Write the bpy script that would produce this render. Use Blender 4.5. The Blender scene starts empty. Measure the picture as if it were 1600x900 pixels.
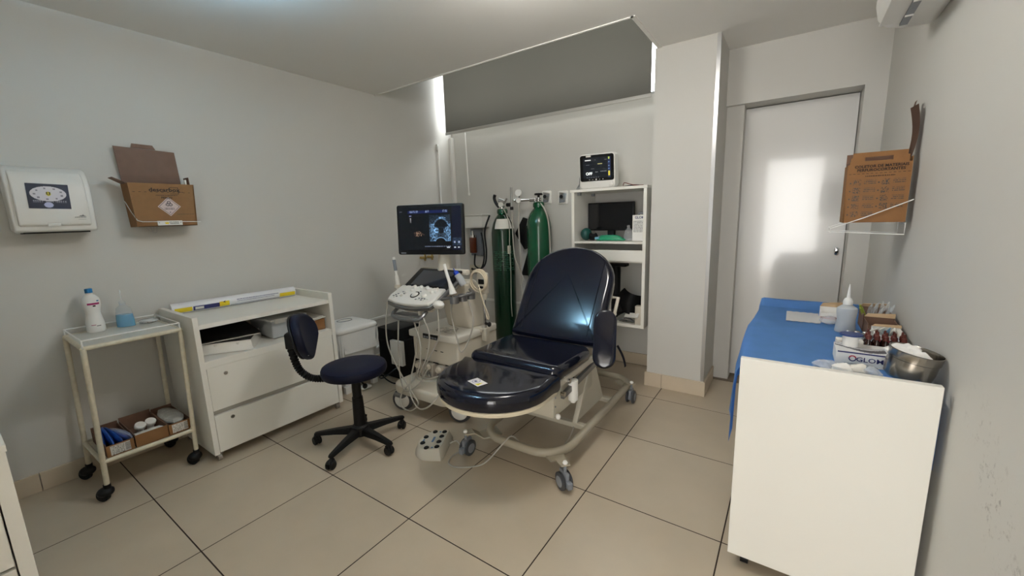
import bpy, bmesh, math, random
import numpy as np
from mathutils import Matrix, Vector
random.seed(7)
PI = math.pi
scene = bpy.context.scene
COL = scene.collection

# ---------------------------------------------------------------- camera, world, lights, exposure
YAW, PITCH, ROLL = -0.60642, -0.17468, -0.032064
fwd = Vector((math.sin(YAW)*math.cos(PITCH), math.cos(YAW)*math.cos(PITCH), math.sin(PITCH)))
rt0 = Vector((math.cos(YAW), -math.sin(YAW), 0)); up0 = rt0.cross(fwd)
rt = math.cos(ROLL)*rt0 + math.sin(ROLL)*up0
up = -math.sin(ROLL)*rt0 + math.cos(ROLL)*up0
cd = bpy.data.cameras.new('camera'); cam = bpy.data.objects.new('camera', cd); COL.objects.link(cam)
cam.matrix_world = Matrix(((rt.x, up.x, -fwd.x, 2.5537), (rt.y, up.y, -fwd.y, -0.4666), (rt.z, up.z, -fwd.z, 1.3434), (0, 0, 0, 1)))
cd.sensor_width = 36.0; cd.sensor_fit = 'HORIZONTAL'; cd.lens = 635.55/1600*36.0; cd.clip_start = 0.02
scene.camera = cam

world = bpy.data.worlds.new('daylight'); scene.world = world; world.use_nodes = True
bgn = world.node_tree.nodes['Background']
bgn.inputs[0].default_value = (1.0, 0.975, 0.94, 1); bgn.inputs[1].default_value = 10.0
vs = scene.view_settings
vs.view_transform = 'Standard'; vs.look = 'None'; vs.exposure = 0.0; vs.gamma = 1.0; vs.use_curve_mapping = False

def portal(name, loc, rot, sx, sy):
    l = bpy.data.lights.new(name, 'AREA'); l.shape = 'RECTANGLE'; l.size = sx; l.size_y = sy
    o = bpy.data.objects.new(name, l); COL.objects.link(o); o.location = loc; o.rotation_euler = rot
    l.cycles.is_portal = True
portal('doorway_portal', (2.4, -3.62, 1.2), (PI/2, 0, 0), 2.6, 2.4)
portal('window_portal', (0.53, 3.14, 2.6), (-PI/2, 0, 0), 2.26, 0.76)
COOL_LAMP = 320.0
WARM_LAMP = 34.0

# ---------------------------------------------------------------- materials
def S(r, g, b):
    f = lambda c: (c/255/12.92) if c/255 <= 0.04045 else ((c/255+0.055)/1.055)**2.4
    return (f(r), f(g), f(b), 1.0)
MATS = {}
def mat(name, col, rough=0.5, metal=0.0, var=0.0, vscale=6.0, bump=0.0, bscale=200.0, coat=0.0, trans=0.0, ior=1.45, emit=None, estr=0.0, alpha=1.0, spec=0.5, tint=0.0, sub=0.0):
    if name in MATS: return MATS[name]
    m = bpy.data.materials.new(name); m.use_nodes = True; nt = m.node_tree; N = nt.nodes; L = nt.links
    p = N['Principled BSDF']
    p.inputs['Base Color'].default_value = col; p.inputs['Roughness'].default_value = rough; p.inputs['Metallic'].default_value = metal
    p.inputs['Coat Weight'].default_value = coat; p.inputs['Coat Roughness'].default_value = 0.06
    p.inputs['Transmission Weight'].default_value = trans; p.inputs['IOR'].default_value = ior; p.inputs['Alpha'].default_value = alpha
    p.inputs['Specular IOR Level'].default_value = spec
    if emit: p.inputs['Emission Color'].default_value = emit; p.inputs['Emission Strength'].default_value = estr
    if var or bump or tint:
        tc = N.new('ShaderNodeTexCoord')
    if var or tint:
        mix = N.new('ShaderNodeHueSaturation'); mix.inputs['Color'].default_value = col
        if var:
            nz = N.new('ShaderNodeTexNoise'); nz.inputs['Scale'].default_value = vscale; nz.inputs['Detail'].default_value = 5
            L.new(tc.outputs['Object'], nz.inputs['Vector'])
            mr = N.new('ShaderNodeMapRange'); mr.inputs['To Min'].default_value = 1-var; mr.inputs['To Max'].default_value = 1+var
            mr.inputs['From Min'].default_value = .3; mr.inputs['From Max'].default_value = .7
            L.new(nz.outputs['Fac'], mr.inputs['Value'])
        if tint:
            oi = N.new('ShaderNodeObjectInfo'); m2 = N.new('ShaderNodeMapRange'); m2.inputs['To Min'].default_value = 1-tint; m2.inputs['To Max'].default_value = 1+tint
            L.new(oi.outputs['Random'], m2.inputs['Value'])
        if var and tint:
            mu = N.new('ShaderNodeMath'); mu.operation = 'MULTIPLY'; L.new(mr.outputs[0], mu.inputs[0]); L.new(m2.outputs[0], mu.inputs[1]); L.new(mu.outputs[0], mix.inputs['Value'])
        else:
            L.new((mr if var else m2).outputs[0], mix.inputs['Value'])
        L.new(mix.outputs[0], p.inputs['Base Color'])
    if bump:
        nb = N.new('ShaderNodeTexNoise'); nb.inputs['Scale'].default_value = bscale; nb.inputs['Detail'].default_value = 3
        L.new(tc.outputs['Object'], nb.inputs['Vector'])
        bn = N.new('ShaderNodeBump'); bn.inputs['Strength'].default_value = bump; bn.inputs['Distance'].default_value = 0.002
        L.new(nb.outputs['Fac'], bn.inputs['Height']); L.new(bn.outputs[0], p.inputs['Normal'])
    MATS[name] = m; return m
def mat_print(name, emit=0.0, rough=0.4):
    if name in MATS: return MATS[name]
    m = bpy.data.materials.new(name); m.use_nodes = True; nt = m.node_tree; p = nt.nodes['Principled BSDF']
    a = nt.nodes.new('ShaderNodeVertexColor'); a.layer_name = 'Col'
    if emit:
        p.inputs['Base Color'].default_value = (0.004, 0.004, 0.005, 1)
        nt.links.new(a.outputs[0], p.inputs['Emission Color']); p.inputs['Emission Strength'].default_value = emit
    else: nt.links.new(a.outputs[0], p.inputs['Base Color'])
    p.inputs['Roughness'].default_value = rough
    MATS[name] = m; return m
def mat_glass(name, fac=0.1, col=(1, 1, 1, 1), rough=0.02):
    if name in MATS: return MATS[name]
    m = bpy.data.materials.new(name); m.use_nodes = True; nt = m.node_tree; N = nt.nodes
    N.remove(N['Principled BSDF']); t = N.new('ShaderNodeBsdfTransparent'); t.inputs[0].default_value = col
    g = N.new('ShaderNodeBsdfPrincipled'); g.inputs['Base Color'].default_value = (.85, .87, .88, 1); g.inputs['Roughness'].default_value = rough
    x = N.new('ShaderNodeMixShader'); x.inputs[0].default_value = fac
    nt.links.new(t.outputs[0], x.inputs[1]); nt.links.new(g.outputs[0], x.inputs[2]); nt.links.new(x.outputs[0], N['Material Output'].inputs[0])
    MATS[name] = m; return m

M_wall = mat('wall_paint', S(206, 204, 198), .55, var=.015, vscale=1.5, bump=.12, bscale=120)
def scuffed(c, e):
    """wall paint with rubbed grey scuff marks in a band"""
    m = M_wall.copy(); m.name = 'scuffed_wall_paint'; nt = m.node_tree; N = nt.nodes; L = nt.links; p = N['Principled BSDF']
    src = p.inputs['Base Color'].links[0].from_socket
    tc = N.new('ShaderNodeTexCoord'); mp = N.new('ShaderNodeMapping'); mp.inputs['Location'].default_value = (-c[0], -c[1], -c[2]); L.new(tc.outputs['Object'], mp.inputs[0])
    rot = N.new('ShaderNodeVectorRotate'); rot.rotation_type = 'X_AXIS'; rot.inputs['Angle'].default_value = -.62; L.new(mp.outputs[0], rot.inputs['Vector'])
    sc = N.new('ShaderNodeVectorMath'); sc.operation = 'DIVIDE'; sc.inputs[1].default_value = (1.0, .30, .10); L.new(rot.outputs[0], sc.inputs[0])
    ln = N.new('ShaderNodeVectorMath'); ln.operation = 'LENGTH'; L.new(sc.outputs[0], ln.inputs[0])
    mr = N.new('ShaderNodeMapRange'); mr.inputs['From Min'].default_value = 1.2; mr.inputs['From Max'].default_value = .3; L.new(ln.outputs['Value'], mr.inputs['Value'])
    nz = N.new('ShaderNodeTexNoise'); nz.inputs['Scale'].default_value = 34; nz.inputs['Detail'].default_value = 8; nz.inputs['Roughness'].default_value = .75; L.new(tc.outputs['Object'], nz.inputs['Vector'])
    m2 = N.new('ShaderNodeMapRange'); m2.inputs['From Min'].default_value = .56; m2.inputs['From Max'].default_value = .66; L.new(nz.outputs['Fac'], m2.inputs['Value'])
    mu = N.new('ShaderNodeMath'); mu.operation = 'MULTIPLY'; L.new(mr.outputs[0], mu.inputs[0]); L.new(m2.outputs[0], mu.inputs[1])
    mx = N.new('ShaderNodeMix'); mx.data_type = 'RGBA'; mx.inputs['B'].default_value = S(158, 154, 149); L.new(mu.outputs[0], mx.inputs['Factor']); L.new(src, mx.inputs['A']); L.new(mx.outputs['Result'], p.inputs['Base Color'])
    return m
M_ceil = mat('ceiling_paint', S(240, 238, 233), .7, bump=.05, bscale=150)
M_tile = mat('porcelain_tile', S(189, 175, 154), .30, var=.05, vscale=4, tint=.02, bump=.03, bscale=60)
M_grout = mat('grout', S(48, 36, 30), .9)
M_base = mat('baseboard_tile', S(205, 190, 168), .35, var=.04, vscale=5, tint=.02)
M_alu = mat('aluminium', S(190, 190, 190), .28, 1.0)
M_chrome = mat('chrome', S(205, 205, 205), .12, 1.0)
M_steel = mat('stainless_steel', S(165, 160, 152), .22, 1.0)
M_doorlam = mat('door_laminate', S(226, 225, 222), .16, coat=.6, spec=.7)
M_mdf = mat('white_mdf', S(236, 234, 226), .45, var=.012, vscale=3, bump=.03, bscale=300)
M_pvc = mat('white_plastic', S(232, 231, 226), .35)
M_dark = mat('dark_gap', S(25, 24, 23), .8)
M_card = mat('cardboard', S(134, 94, 56), .8, var=.06, vscale=25)
M_card2 = mat('cardboard_inner', S(118, 90, 74), .85, var=.05, vscale=25)
M_ink = mat('dark_print', S(28, 18, 11), .7)
M_wire = mat('white_wire', S(235, 235, 232), .35)
M_cream = mat('cream_enamel', S(214, 206, 184), .45, var=.08, vscale=40)
M_rubber = mat('black_rubber', S(13, 13, 14), .55, spec=.35)
M_blackp = mat('black_plastic', S(11, 11, 13), .5, spec=.35)
M_navyf = mat('navy_vinyl_matt', S(9, 14, 36), .5, spec=.25, bump=.1, bscale=400)
M_navy = mat('navy_vinyl', S(8, 12, 28), .12, coat=.35, spec=.4)
M_beige = mat('beige_metal', S(196, 190, 174), .4, var=.02)
M_tube = mat('taupe_tube', S(168, 160, 142), .35)
M_us = mat('equipment_beige', S(206, 199, 184), .45)
M_usw = mat('equipment_white', S(228, 227, 222), .35)
M_usg = mat('equipment_grey', S(120, 120, 120), .3, .5)
M_cable = mat('grey_cable', S(172, 168, 158), .5)
M_cabledk = mat('black_cable', S(22, 26, 30), .5)
M_green = mat('green_cylinder_paint', S(6, 72, 42), .25, var=.08, vscale=12, coat=.3)
M_label = mat('paper_label', S(225, 222, 214), .6)
M_blind = mat('grey_blackout_fabric', S(118, 116, 110), .85, bump=.2, bscale=600)
M_blindrail = mat('blind_rail', S(190, 188, 182), .4)
M_blue = mat('blue_drape', S(120, 176, 240), .85, var=.05, vscale=10, bump=.25, bscale=90)
M_bag = mat_glass('clear_plastic_bag', .35, (.95, .96, .97, 1), .25)
M_clear = mat_glass('clear_plastic', .22, (.93, .95, .96, 1), .12)
M_pane = mat_glass('window_glass', .06, (.95, .98, 1.0, 1))
M_white = mat('white_matte', S(238, 237, 233), .6)
M_cotton = mat('cotton', S(242, 241, 238), .95, bump=.5, bscale=80)
M_bluecap = mat('blue_cap', S(28, 110, 160), .4)
M_dblue = mat('dark_blue_plastic', S(26, 60, 150), .35)
M_liquid = mat('blue_liquid', S(24, 160, 205), .15, spec=.6)
M_magenta = mat('magenta_print', S(165, 45, 105), .5)
M_red = mat('red_print', S(180, 40, 62), .5)
M_yellow = mat('yellow_print', S(232, 205, 40), .5)
M_navyp = mat('navy_print', S(48, 50, 105), .5)
M_amber = mat('amber_glass', S(42, 18, 12), .15, coat=.4)
M_brcap = mat('brown_cap', S(88, 36, 28), .5)
M_teal = mat('green_tubing', S(40, 150, 110), .4)
M_greyp = mat('grey_plastic', S(128, 132, 138), .4)
M_bin = mat('bin_plastic', S(225, 226, 224), .3)
M_transl = mat('translucent_plastic', S(205, 210, 214), .3, trans=.25)

# ---------------------------------------------------------------- mesh helpers
def B(): return bmesh.new()
def join(bm, tmp, M=None):
    if M is not None: bmesh.ops.transform(tmp, matrix=M, verts=tmp.verts)
    vm = {v: bm.verts.new(v.co) for v in tmp.verts}
    for f in tmp.faces:
        try: bm.faces.new([vm[v] for v in f.verts])
        except ValueError: pass
    tmp.free(); return bm
def T(x, y, z): return Matrix.Translation((x, y, z))
def RX(a): return Matrix.Rotation(a, 4, 'X')
def RY(a): return Matrix.Rotation(a, 4, 'Y')
def RZ(a): return Matrix.Rotation(a, 4, 'Z')
def box(bm, x0, x1, y0, y1, z0, z1, bev=0.0, seg=2, M=None):
    t = B(); bmesh.ops.create_cube(t, size=1.0)
    for v in t.verts: v.co = Vector(((x0+x1)/2+v.co.x*(x1-x0), (y0+y1)/2+v.co.y*(y1-y0), (z0+z1)/2+v.co.z*(z1-z0)))
    if bev: bmesh.ops.bevel(t, geom=t.edges[:], offset=bev, segments=seg, affect='EDGES', profile=0.5)
    return join(bm, t, M)
def frame_of(d):
    d = d.normalized(); a = Vector((0, 0, 1)) if abs(d.z) < .9 else Vector((1, 0, 0))
    u = d.cross(a).normalized(); return u, d.cross(u).normalized()
def cyl(bm, p0, p1, r0, r1=None, n=14, caps=True):
    p0 = Vector(p0); p1 = Vector(p1); r1 = r0 if r1 is None else r1
    u, w = frame_of(p1-p0); A = []; C = []
    for i in range(n):
        a = 2*PI*i/n; d = math.cos(a)*u+math.sin(a)*w
        A.append(bm.verts.new(p0+d*r0)); C.append(bm.verts.new(p1+d*r1))
    for i in range(n): bm.faces.new((A[i], A[(i+1) % n], C[(i+1) % n], C[i]))
    if caps: bm.faces.new(A[::-1]); bm.faces.new(C)
    return bm
def lathe(bm, prof, n=24, M=None, closed=True):
    M = M or Matrix(); rings = []
    for r, z in prof:
        if r < 1e-5: rings.append([bm.verts.new(M @ Vector((0, 0, z)))])
        else: rings.append([bm.verts.new(M @ Vector((r*math.cos(2*PI*i/n), r*math.sin(2*PI*i/n), z))) for i in range(n)])
    for a, b in zip(rings, rings[1:]):
        for i in range(n):
            j = (i+1) % n
            if len(a) == 1 and len(b) == 1: continue
            if len(a) == 1: bm.faces.new((a[0], b[j], b[i]))
            elif len(b) == 1: bm.faces.new((a[i], a[j], b[0]))
            else: bm.faces.new((a[i], a[j], b[j], b[i]))
    if closed:
        if len(rings[0]) > 1: bm.faces.new(rings[0][::-1])
        if len(rings[-1]) > 1: bm.faces.new(rings[-1])
    return bm
def catmull(pts, sub=6, closed=False):
    P = [Vector(p) for p in pts]; n = len(P); out = []
    rng = range(n if closed else n-1)
    for i in rng:
        p0 = P[(i-1) % n] if closed or i > 0 else P[0]; p1 = P[i]; p2 = P[(i+1) % n]; p3 = P[(i+2) % n] if closed or i+2 < n else P[-1]
        for k in range(sub):
            t = k/sub
            out.append(0.5*((2*p1)+(-p0+p2)*t+(2*p0-5*p1+4*p2-p3)*t*t+(-p0+3*p1-3*p2+p3)*t**3))
    if not closed: out.append(P[-1])
    return out
def tube(bm, pts, r, n=8, smooth=True, closed=False, sub=6, rf=None):
    P = catmull(pts, sub, closed) if smooth else [Vector(p) for p in pts]
    m = len(P); u = None; rings = []
    for i, p in enumerate(P):
        a = P[(i-1) % m] if (closed or i > 0) else p; b = P[(i+1) % m] if (closed or i < m-1) else p
        d = (b-a).normalized()
        if u is None: u, _ = frame_of(d)
        u = (u-d*u.dot(d)).normalized(); w = d.cross(u)
        rr = r if rf is None else r*rf(i/(m-1))
        rings.append([bm.verts.new(p+rr*(math.cos(2*PI*k/n)*u+math.sin(2*PI*k/n)*w)) for k in range(n)])
    for i in range(m if closed else m-1):
        a = rings[i]; b = rings[(i+1) % m]
        for k in range(n): bm.faces.new((a[k], a[(k+1) % n], b[(k+1) % n], b[k]))
    if not closed: bm.faces.new(rings[0][::-1]); bm.faces.new(rings[-1])
    return bm
def prism(bm, poly, h, M=None, bev=0.0, seg=2):
    t = B(); a = [t.verts.new((x, y, 0)) for x, y in poly]; b = [t.verts.new((x, y, h)) for x, y in poly]; n = len(poly)
    t.faces.new(a[::-1]); t.faces.new(b)
    for i in range(n): t.faces.new((a[i], a[(i+1) % n], b[(i+1) % n], b[i]))
    bmesh.ops.recalc_face_normals(t, faces=t.faces[:])
    if bev: bmesh.ops.bevel(t, geom=[e for e in t.edges if len(e.link_faces) == 2 and e.calc_face_angle() > .5], offset=bev, segments=seg, affect='EDGES', profile=.5)
    return join(bm, t, M)
def rrect(w, h, r, n=5, cx=0, cy=0):
    out = []
    for sx, sy, a0 in ((1, 1, 0), (-1, 1, PI/2), (-1, -1, PI), (1, -1, 3*PI/2)):
        for k in range(n+1):
            a = a0+PI/2*k/n; out.append((cx+sx*(w/2-r)+r*math.cos(a), cy+sy*(h/2-r)+r*math.sin(a)))
    return out
def cushion(bm, poly, h, er, dome=0.0, M=None, rb=None):
    """rounded pad: outline poly (ccw, local xy), height h, edge radius er"""
    M = M or Matrix(); n = len(poly); P = [Vector((x, y)) for x, y in poly]
    nor = []
    for i in range(n):
        d = (P[(i+1) % n]-P[i-1]).normalized(); nor.append(Vector((-d.y, d.x)))
    rb = er*.6 if rb is None else rb
    lev = [(rb, 0.0), (rb*.3, rb*.3), (0, rb)]
    for k in range(0, 6): a = PI/2*k/5; lev.append((er*(1-math.cos(a)), h-er+er*math.sin(a)))
    rings = []
    for off, z in lev: rings.append([bm.verts.new(M @ Vector((P[i].x+nor[i].x*off, P[i].y+nor[i].y*off, z))) for i in range(n)])
    c = sum(P, Vector((0, 0)))/n
    for s, q in ((.75, .45), (.4, .85)):
        rings.append([bm.verts.new(M @ Vector((*(c+(P[i]+nor[i]*er-c)*s), h+dome*q))) for i in range(n)])
    for a, b in zip(rings, rings[1:]):
        for i in range(n): bm.faces.new((a[i], a[(i+1) % n], b[(i+1) % n], b[i]))
    cc = bm.verts.new(M @ Vector((c.x, c.y, h+dome)))
    for i in range(n): bm.faces.new((rings[-1][i], rings[-1][(i+1) % n], cc))
    bm.faces.new(rings[0][::-1]); return bm
def sheet(bm, fn, nu, nv, th=0.0):
    """surface fn(u,v)->Vector, optional thickness along normal (solid)"""
    g = [[bm.verts.new(fn(i/nu, j/nv)) for j in range(nv+1)] for i in range(nu+1)]
    fs = []
    for i in range(nu):
        for j in range(nv): fs.append(bm.faces.new((g[i][j], g[i+1][j], g[i+1][j+1], g[i][j+1])))
    if th: bmesh.ops.solidify(bm, geom=fs, thickness=th)
    return bm
def lump(bm, c, s, seed=0, amp=.2, n=12, fq=3.0, M=None):
    """irregular rounded lump (packets, cotton)"""
    rnd = random.Random(seed); ph = [rnd.uniform(0, 6.3) for _ in range(6)]
    t = B(); bmesh.ops.create_uvsphere(t, u_segments=n, v_segments=max(6, n//2+2), radius=1.0)
    for v in t.verts:
        p = v.co; k = 1+amp*(math.sin(fq*p.x+ph[0])*math.sin(fq*p.y+ph[1])+.6*math.sin(fq*1.9*p.z+ph[2]+p.x*2)+.4*math.sin(fq*2.3*p.y+ph[3]))
        q = p*k; v.co = Vector((c[0]+q.x*s[0], c[1]+q.y*s[1], c[2]+q.z*s[2]))
    return join(bm, t, M)

# ---------------------------------------------------------------- object helpers
MW = {}
def finish(name, bm, m, ang=35):
    bmesh.ops.recalc_face_normals(bm, faces=bm.faces[:])
    me = bpy.data.meshes.new(name); bm.to_mesh(me); bm.free()
    me.polygons.foreach_set('use_smooth', [True]*len(me.polygons)); me.set_sharp_from_angle(angle=math.radians(ang))
    if m is not None: me.materials.append(m)
    return me
def link(name, me, parent=None):
    o = bpy.data.objects.new(name, me); COL.objects.link(o)
    if parent is not None: o.parent = parent
    return o
def thing(name, label, cat, loc=(0, 0, 0), rz=0.0, group=None):
    o = link(name, None); o.location = loc; o.rotation_euler = (0, 0, rz); o.empty_display_size = .1
    o['label'] = label; o['category'] = cat
    if group: o['group'] = group
    MW[o.name] = T(*loc) @ RZ(rz); return o
def part(name, bm, m, parent, local=False, label=None, ang=35):
    """mesh child; bm in world coordinates unless local"""
    W = MW[parent.name]
    if not local: bmesh.ops.transform(bm, matrix=W.inverted(), verts=bm.verts)
    o = link(name, finish(name, bm, m, ang), parent); MW[o.name] = W
    if label: o['label'] = label
    return o
def solo(name, bm, m, label, cat, loc, group=None, ang=35):
    """one-mesh thing, bm in world coordinates, origin at loc"""
    bmesh.ops.transform(bm, matrix=T(*loc).inverted(), verts=bm.verts)
    o = link(name, finish(name, bm, m, ang)); o.location = loc; MW[o.name] = T(*loc)
    o['label'] = label; o['category'] = cat
    if group: o['group'] = group
    return o
def struct(name, bm, m, ang=35):
    o = link(name, finish(name, bm, m, ang)); o['kind'] = 'structure'; MW[o.name] = Matrix(); return o
def inst(src, parent, off=(0, 0, 0), rz=0.0, name=None):
    o = src.copy(); COL.objects.link(o); o.parent = parent; o.location = Vector(off); o.rotation_euler = (0, 0, rz); return o
def plane_M(o, right, upv):
    r = Vector(right).normalized(); u = Vector(upv); u = (u-r*u.dot(r)).normalized(); n = r.cross(u)
    return Matrix(((r.x, u.x, n.x, o[0]), (r.y, u.y, n.y, o[1]), (r.z, u.z, n.z, o[2]), (0, 0, 0, 1)))
def text(body, size, M, m, parent, name='lettering', align='CENTER', th=.0004, bold=0.0, sx=1.0):
    cu = bpy.data.curves.new('t', 'FONT'); cu.body = body; cu.size = size; cu.extrude = th/2; cu.align_x = align; cu.align_y = 'CENTER'; cu.offset = bold; cu.resolution_u = 2
    ob = bpy.data.objects.new('t', cu); COL.objects.link(ob)
    dg = bpy.context.evaluated_depsgraph_get(); me = bpy.data.meshes.new_from_object(ob.evaluated_get(dg))
    bpy.data.objects.remove(ob); bpy.data.curves.remove(cu)
    me.transform(MW[parent.name].inverted() @ M @ Matrix.Diagonal((sx, 1, 1, 1))); me.materials.clear(); me.materials.append(m); me.name = name
    o = link(name, me, parent); MW[o.name] = MW[parent.name]; return o
def printed(name, w, h, nx, ny, fn, M, m, parent, label=None):
    """flat print: grid of quads, colour per cell from fn(u,v) (u right, v down)"""
    vs_ = [(w*(i/nx-.5), h*(.5-j/ny), 0) for j in range(ny+1) for i in range(nx+1)]
    cols = {(i, j): fn((i+.5)/nx, (j+.5)/ny) for j in range(ny) for i in range(nx)}
    fs = [(j*(nx+1)+i, (j+1)*(nx+1)+i, (j+1)*(nx+1)+i+1, j*(nx+1)+i+1) for j in range(ny) for i in range(nx) if cols[i, j] is not None]
    me = bpy.data.meshes.new(name); me.from_pydata(vs_, [], fs)
    a = me.color_attributes.new('Col', 'FLOAT_COLOR', 'CORNER'); buf = []
    for j in range(ny):
        for i in range(nx):
            c = cols[i, j]
            if c is not None: buf += [c[0], c[1], c[2], 1.0]*4
    a.data.foreach_set('color', buf); me.materials.append(m); me.transform(MW[parent.name].inverted() @ M)
    o = link(name, me, parent); MW[o.name] = MW[parent.name]
    if label: o['label'] = label
    return o
def smallprint(M, w, h, rows, m, parent, seed=1, name='small_print'):
    """print too small to read in the photograph: rows of short ink bars"""
    r_ = random.Random(seed); bm = B(); lh = h/rows
    for k in range(rows):
        x = -w/2+r_.uniform(0, .06)*w
        while x < w/2-.02*w:
            l = r_.uniform(.03, .10)*w; e = min(x+l, w/2); y = h/2-lh*(k+.5)
            if rows == 1: l = lh*r_.uniform(.35, .6); e = min(x+l, w/2)
            box(bm, x, e, y-lh*.28, y+lh*.28, -.0003, .0003, M=M); x = e+lh*r_.uniform(.2, .45)
    return part(name, bm, m, parent)
M_print = mat_print('printed_ink')
M_screen = mat_print('screen_glow', emit=1.0, rough=.12)

# ================================================================ SETTING
XL, XR, YB, YF, ZC = -0.615, 2.957, 3.03, -1.35, 2.445
AX0, AX1 = 1.1, 3.7   # unseen corridor added beyond the doorway to channel daylight from its open end
# floor: grout bed with separate porcelain tiles
bm = B(); box(bm, XL-.1, XR+.1, YF-.05, 3.25, -.08, -.0007); floor = struct('floor', bm, M_grout)
xs = [XL] + [i*.6 for i in range(0, 5)] + [XR]; ys = [YF] + [i*.6 for i in range(-2, 6)] + [3.2]
for a, b in zip(xs, xs[1:]):
    for c, d in zip(ys, ys[1:]):
        g = .0026
        bm = B(); box(bm, a+g, b-g, c+g, d-g, -.012, 0.0, .0005, 1)
        part('floor_tile', bm, M_tile, floor)
bm = B(); box(bm, AX0-.1, AX1+.1, -3.6, YF-.05, -.08, 0); struct('floor_corridor', bm, M_tile)
bm = B(); box(bm, AX0-.1, AX0, -3.6, YF-.1, 0, 2.4); box(bm, AX1, AX1+.1, -3.6, YF-.1, 0, 2.4); struct('wall_added_corridor', bm, M_wall)
bm = B(); box(bm, AX0-.1, AX1+.1, -3.6, YF-.1, 2.4, 2.5); struct('ceiling_added_corridor', bm, M_ceil)
# walls
bm = B(); box(bm, XL-.1, XL, YF-.1, YB+.12, -.08, 3.16); struct('wall_left', bm, M_wall)
WX0, WX1, WZ0, WZ1 = -.60, 1.66, 2.265, 3.04
bm = B()
box(bm, XL-.1, 2.2, YB, YB+.12, -.08, WZ0); box(bm, XL-.1, 2.2, YB, YB+.12, WZ1, 3.16)
box(bm, XL-.1, WX0, YB, YB+.12, WZ0, WZ1); box(bm, WX1, 2.2, YB, YB+.12, WZ0, WZ1); struct('wall_back', bm, M_wall)
bm = B(); box(bm, XR, XR+.1, YF-.1, 3.3, -.08, ZC+.1); struct('wall_right', bm, scuffed((XR, .78, .70), (XR, .36, .30)))
bm = B(); DX0, DX1, DZ = 2.12, 2.87, 2.1
box(bm, XL-.1, DX0, YF-.1, YF, -.08, ZC+.1); box(bm, DX1, XR+.1, YF-.1, YF, -.08, ZC+.1); box(bm, DX0, DX1, YF-.1, YF, DZ, ZC+.1); struct('wall_front', bm, M_wall)
PX0, PX1, PY = 1.68, 2.088, 2.612
bm = B(); box(bm, PX0, PX1, PY, 3.3, -.08, ZC); pil = struct('wall_pillar', bm, M_wall)
bm = B(); box(bm, PX1-.022, PX1+.0015, PY-.0015, PY+.0005, .1, ZC); box(bm, PX1, PX1+.0015, PY-.001, PY+.022, .1, ZC); part('corner_guard', bm, M_alu, pil, label='aluminium corner strip')
bm = B(); box(bm, PX1, XR, 2.985, 3.3, 2.072, ZC+.1); box(bm, 2.85, XR, 2.985, 3.3, -.08, 2.072); box(bm, PX1, 2.9, 3.2, 3.3, -.08, 2.08); struct('wall_door', bm, M_wall)  # rear plate behind the leaf is added to stop daylight leaking past it
# ceiling with raised blind recess
CX, CY = 1.70, 2.055
bm = B(); box(bm, XL-.1, XR+.1, YF-.1, CY, ZC, ZC+.1); box(bm, CX, XR+.1, CY, 3.3, ZC, ZC+.1); struct('ceiling', bm, M_ceil)
bm = B(); box(bm, XL-.1, CX+.1, CY-.1, YB+.12, 3.1, 3.16); struct('ceiling_recess', bm, M_ceil)
bm = B(); box(bm, XL-.1, CX+.1, CY-.04, CY, ZC+.1, 3.1); box(bm, CX, CX+.06, CY, YB+.05, ZC+.1, 3.1); struct('wall_recess', bm, M_ceil)
bm = B(); box(bm, XL, CX+.012, CY-.010, CY+.004, ZC-.006, ZC+.02); box(bm, CX-.004, CX+.022, CY-.010, PY, ZC-.006, ZC+.02); struct('trim_1', bm, M_ceil)
# window behind the blind
win = link('window_1', None); win['kind'] = 'structure'; win.location = ((WX0+WX1)/2, YB+.06, WZ0); MW[win.name] = T(*win.location)
bm = B()
for z in (WZ0, WZ1-.03): box(bm, WX0, WX1, YB+.04, YB+.08, z, z+.03)
for x in (WX0, (WX0+WX1)/2-.015, WX1-.03): box(bm, x, x+.03, YB+.04, YB+.08, WZ0+.03, WZ1-.03)
part('window_frame', bm, M_alu, win)
for x0, x1 in ((WX0+.03, (WX0+WX1)/2-.015), ((WX0+WX1)/2+.015, WX1-.03)):
    bm = B(); box(bm, x0, x1, YB+.057, YB+.063, WZ0+.03, WZ1-.03); part('pane', bm, M_pane, win)
# door in its recess
door = link('door_1', None); door['kind'] = 'structure'; door.location = (2.47, 3.16, 0); MW[door.name] = T(2.47, 3.16, 0)
bm = B(); box(bm, PX1+.004, 2.846, 3.16, 3.195, .012, 2.066, .002, 1); leaf = part('door_leaf', bm, M_doorlam, door)
bm = B(); prism(bm, rrect(.026, .055, .012, 4), .008, plane_M((2.81, 3.16, 1.03), (1, 0, 0), (0, 0, 1)) , .002); part('lock_plate', bm, M_chrome, door)
bm = B(); cyl(bm, (2.81, 3.152, 1.025), (2.81, 3.146, 1.025), .009); part('lock_cylinder', bm, M_dark, door)
bm = B(); box(bm, PX1, 2.85, 2.99, 3.2, -.002, .004); struct('trim_2', bm, mat('threshold_stone', S(120, 104, 86), .4, var=.05))
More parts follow.
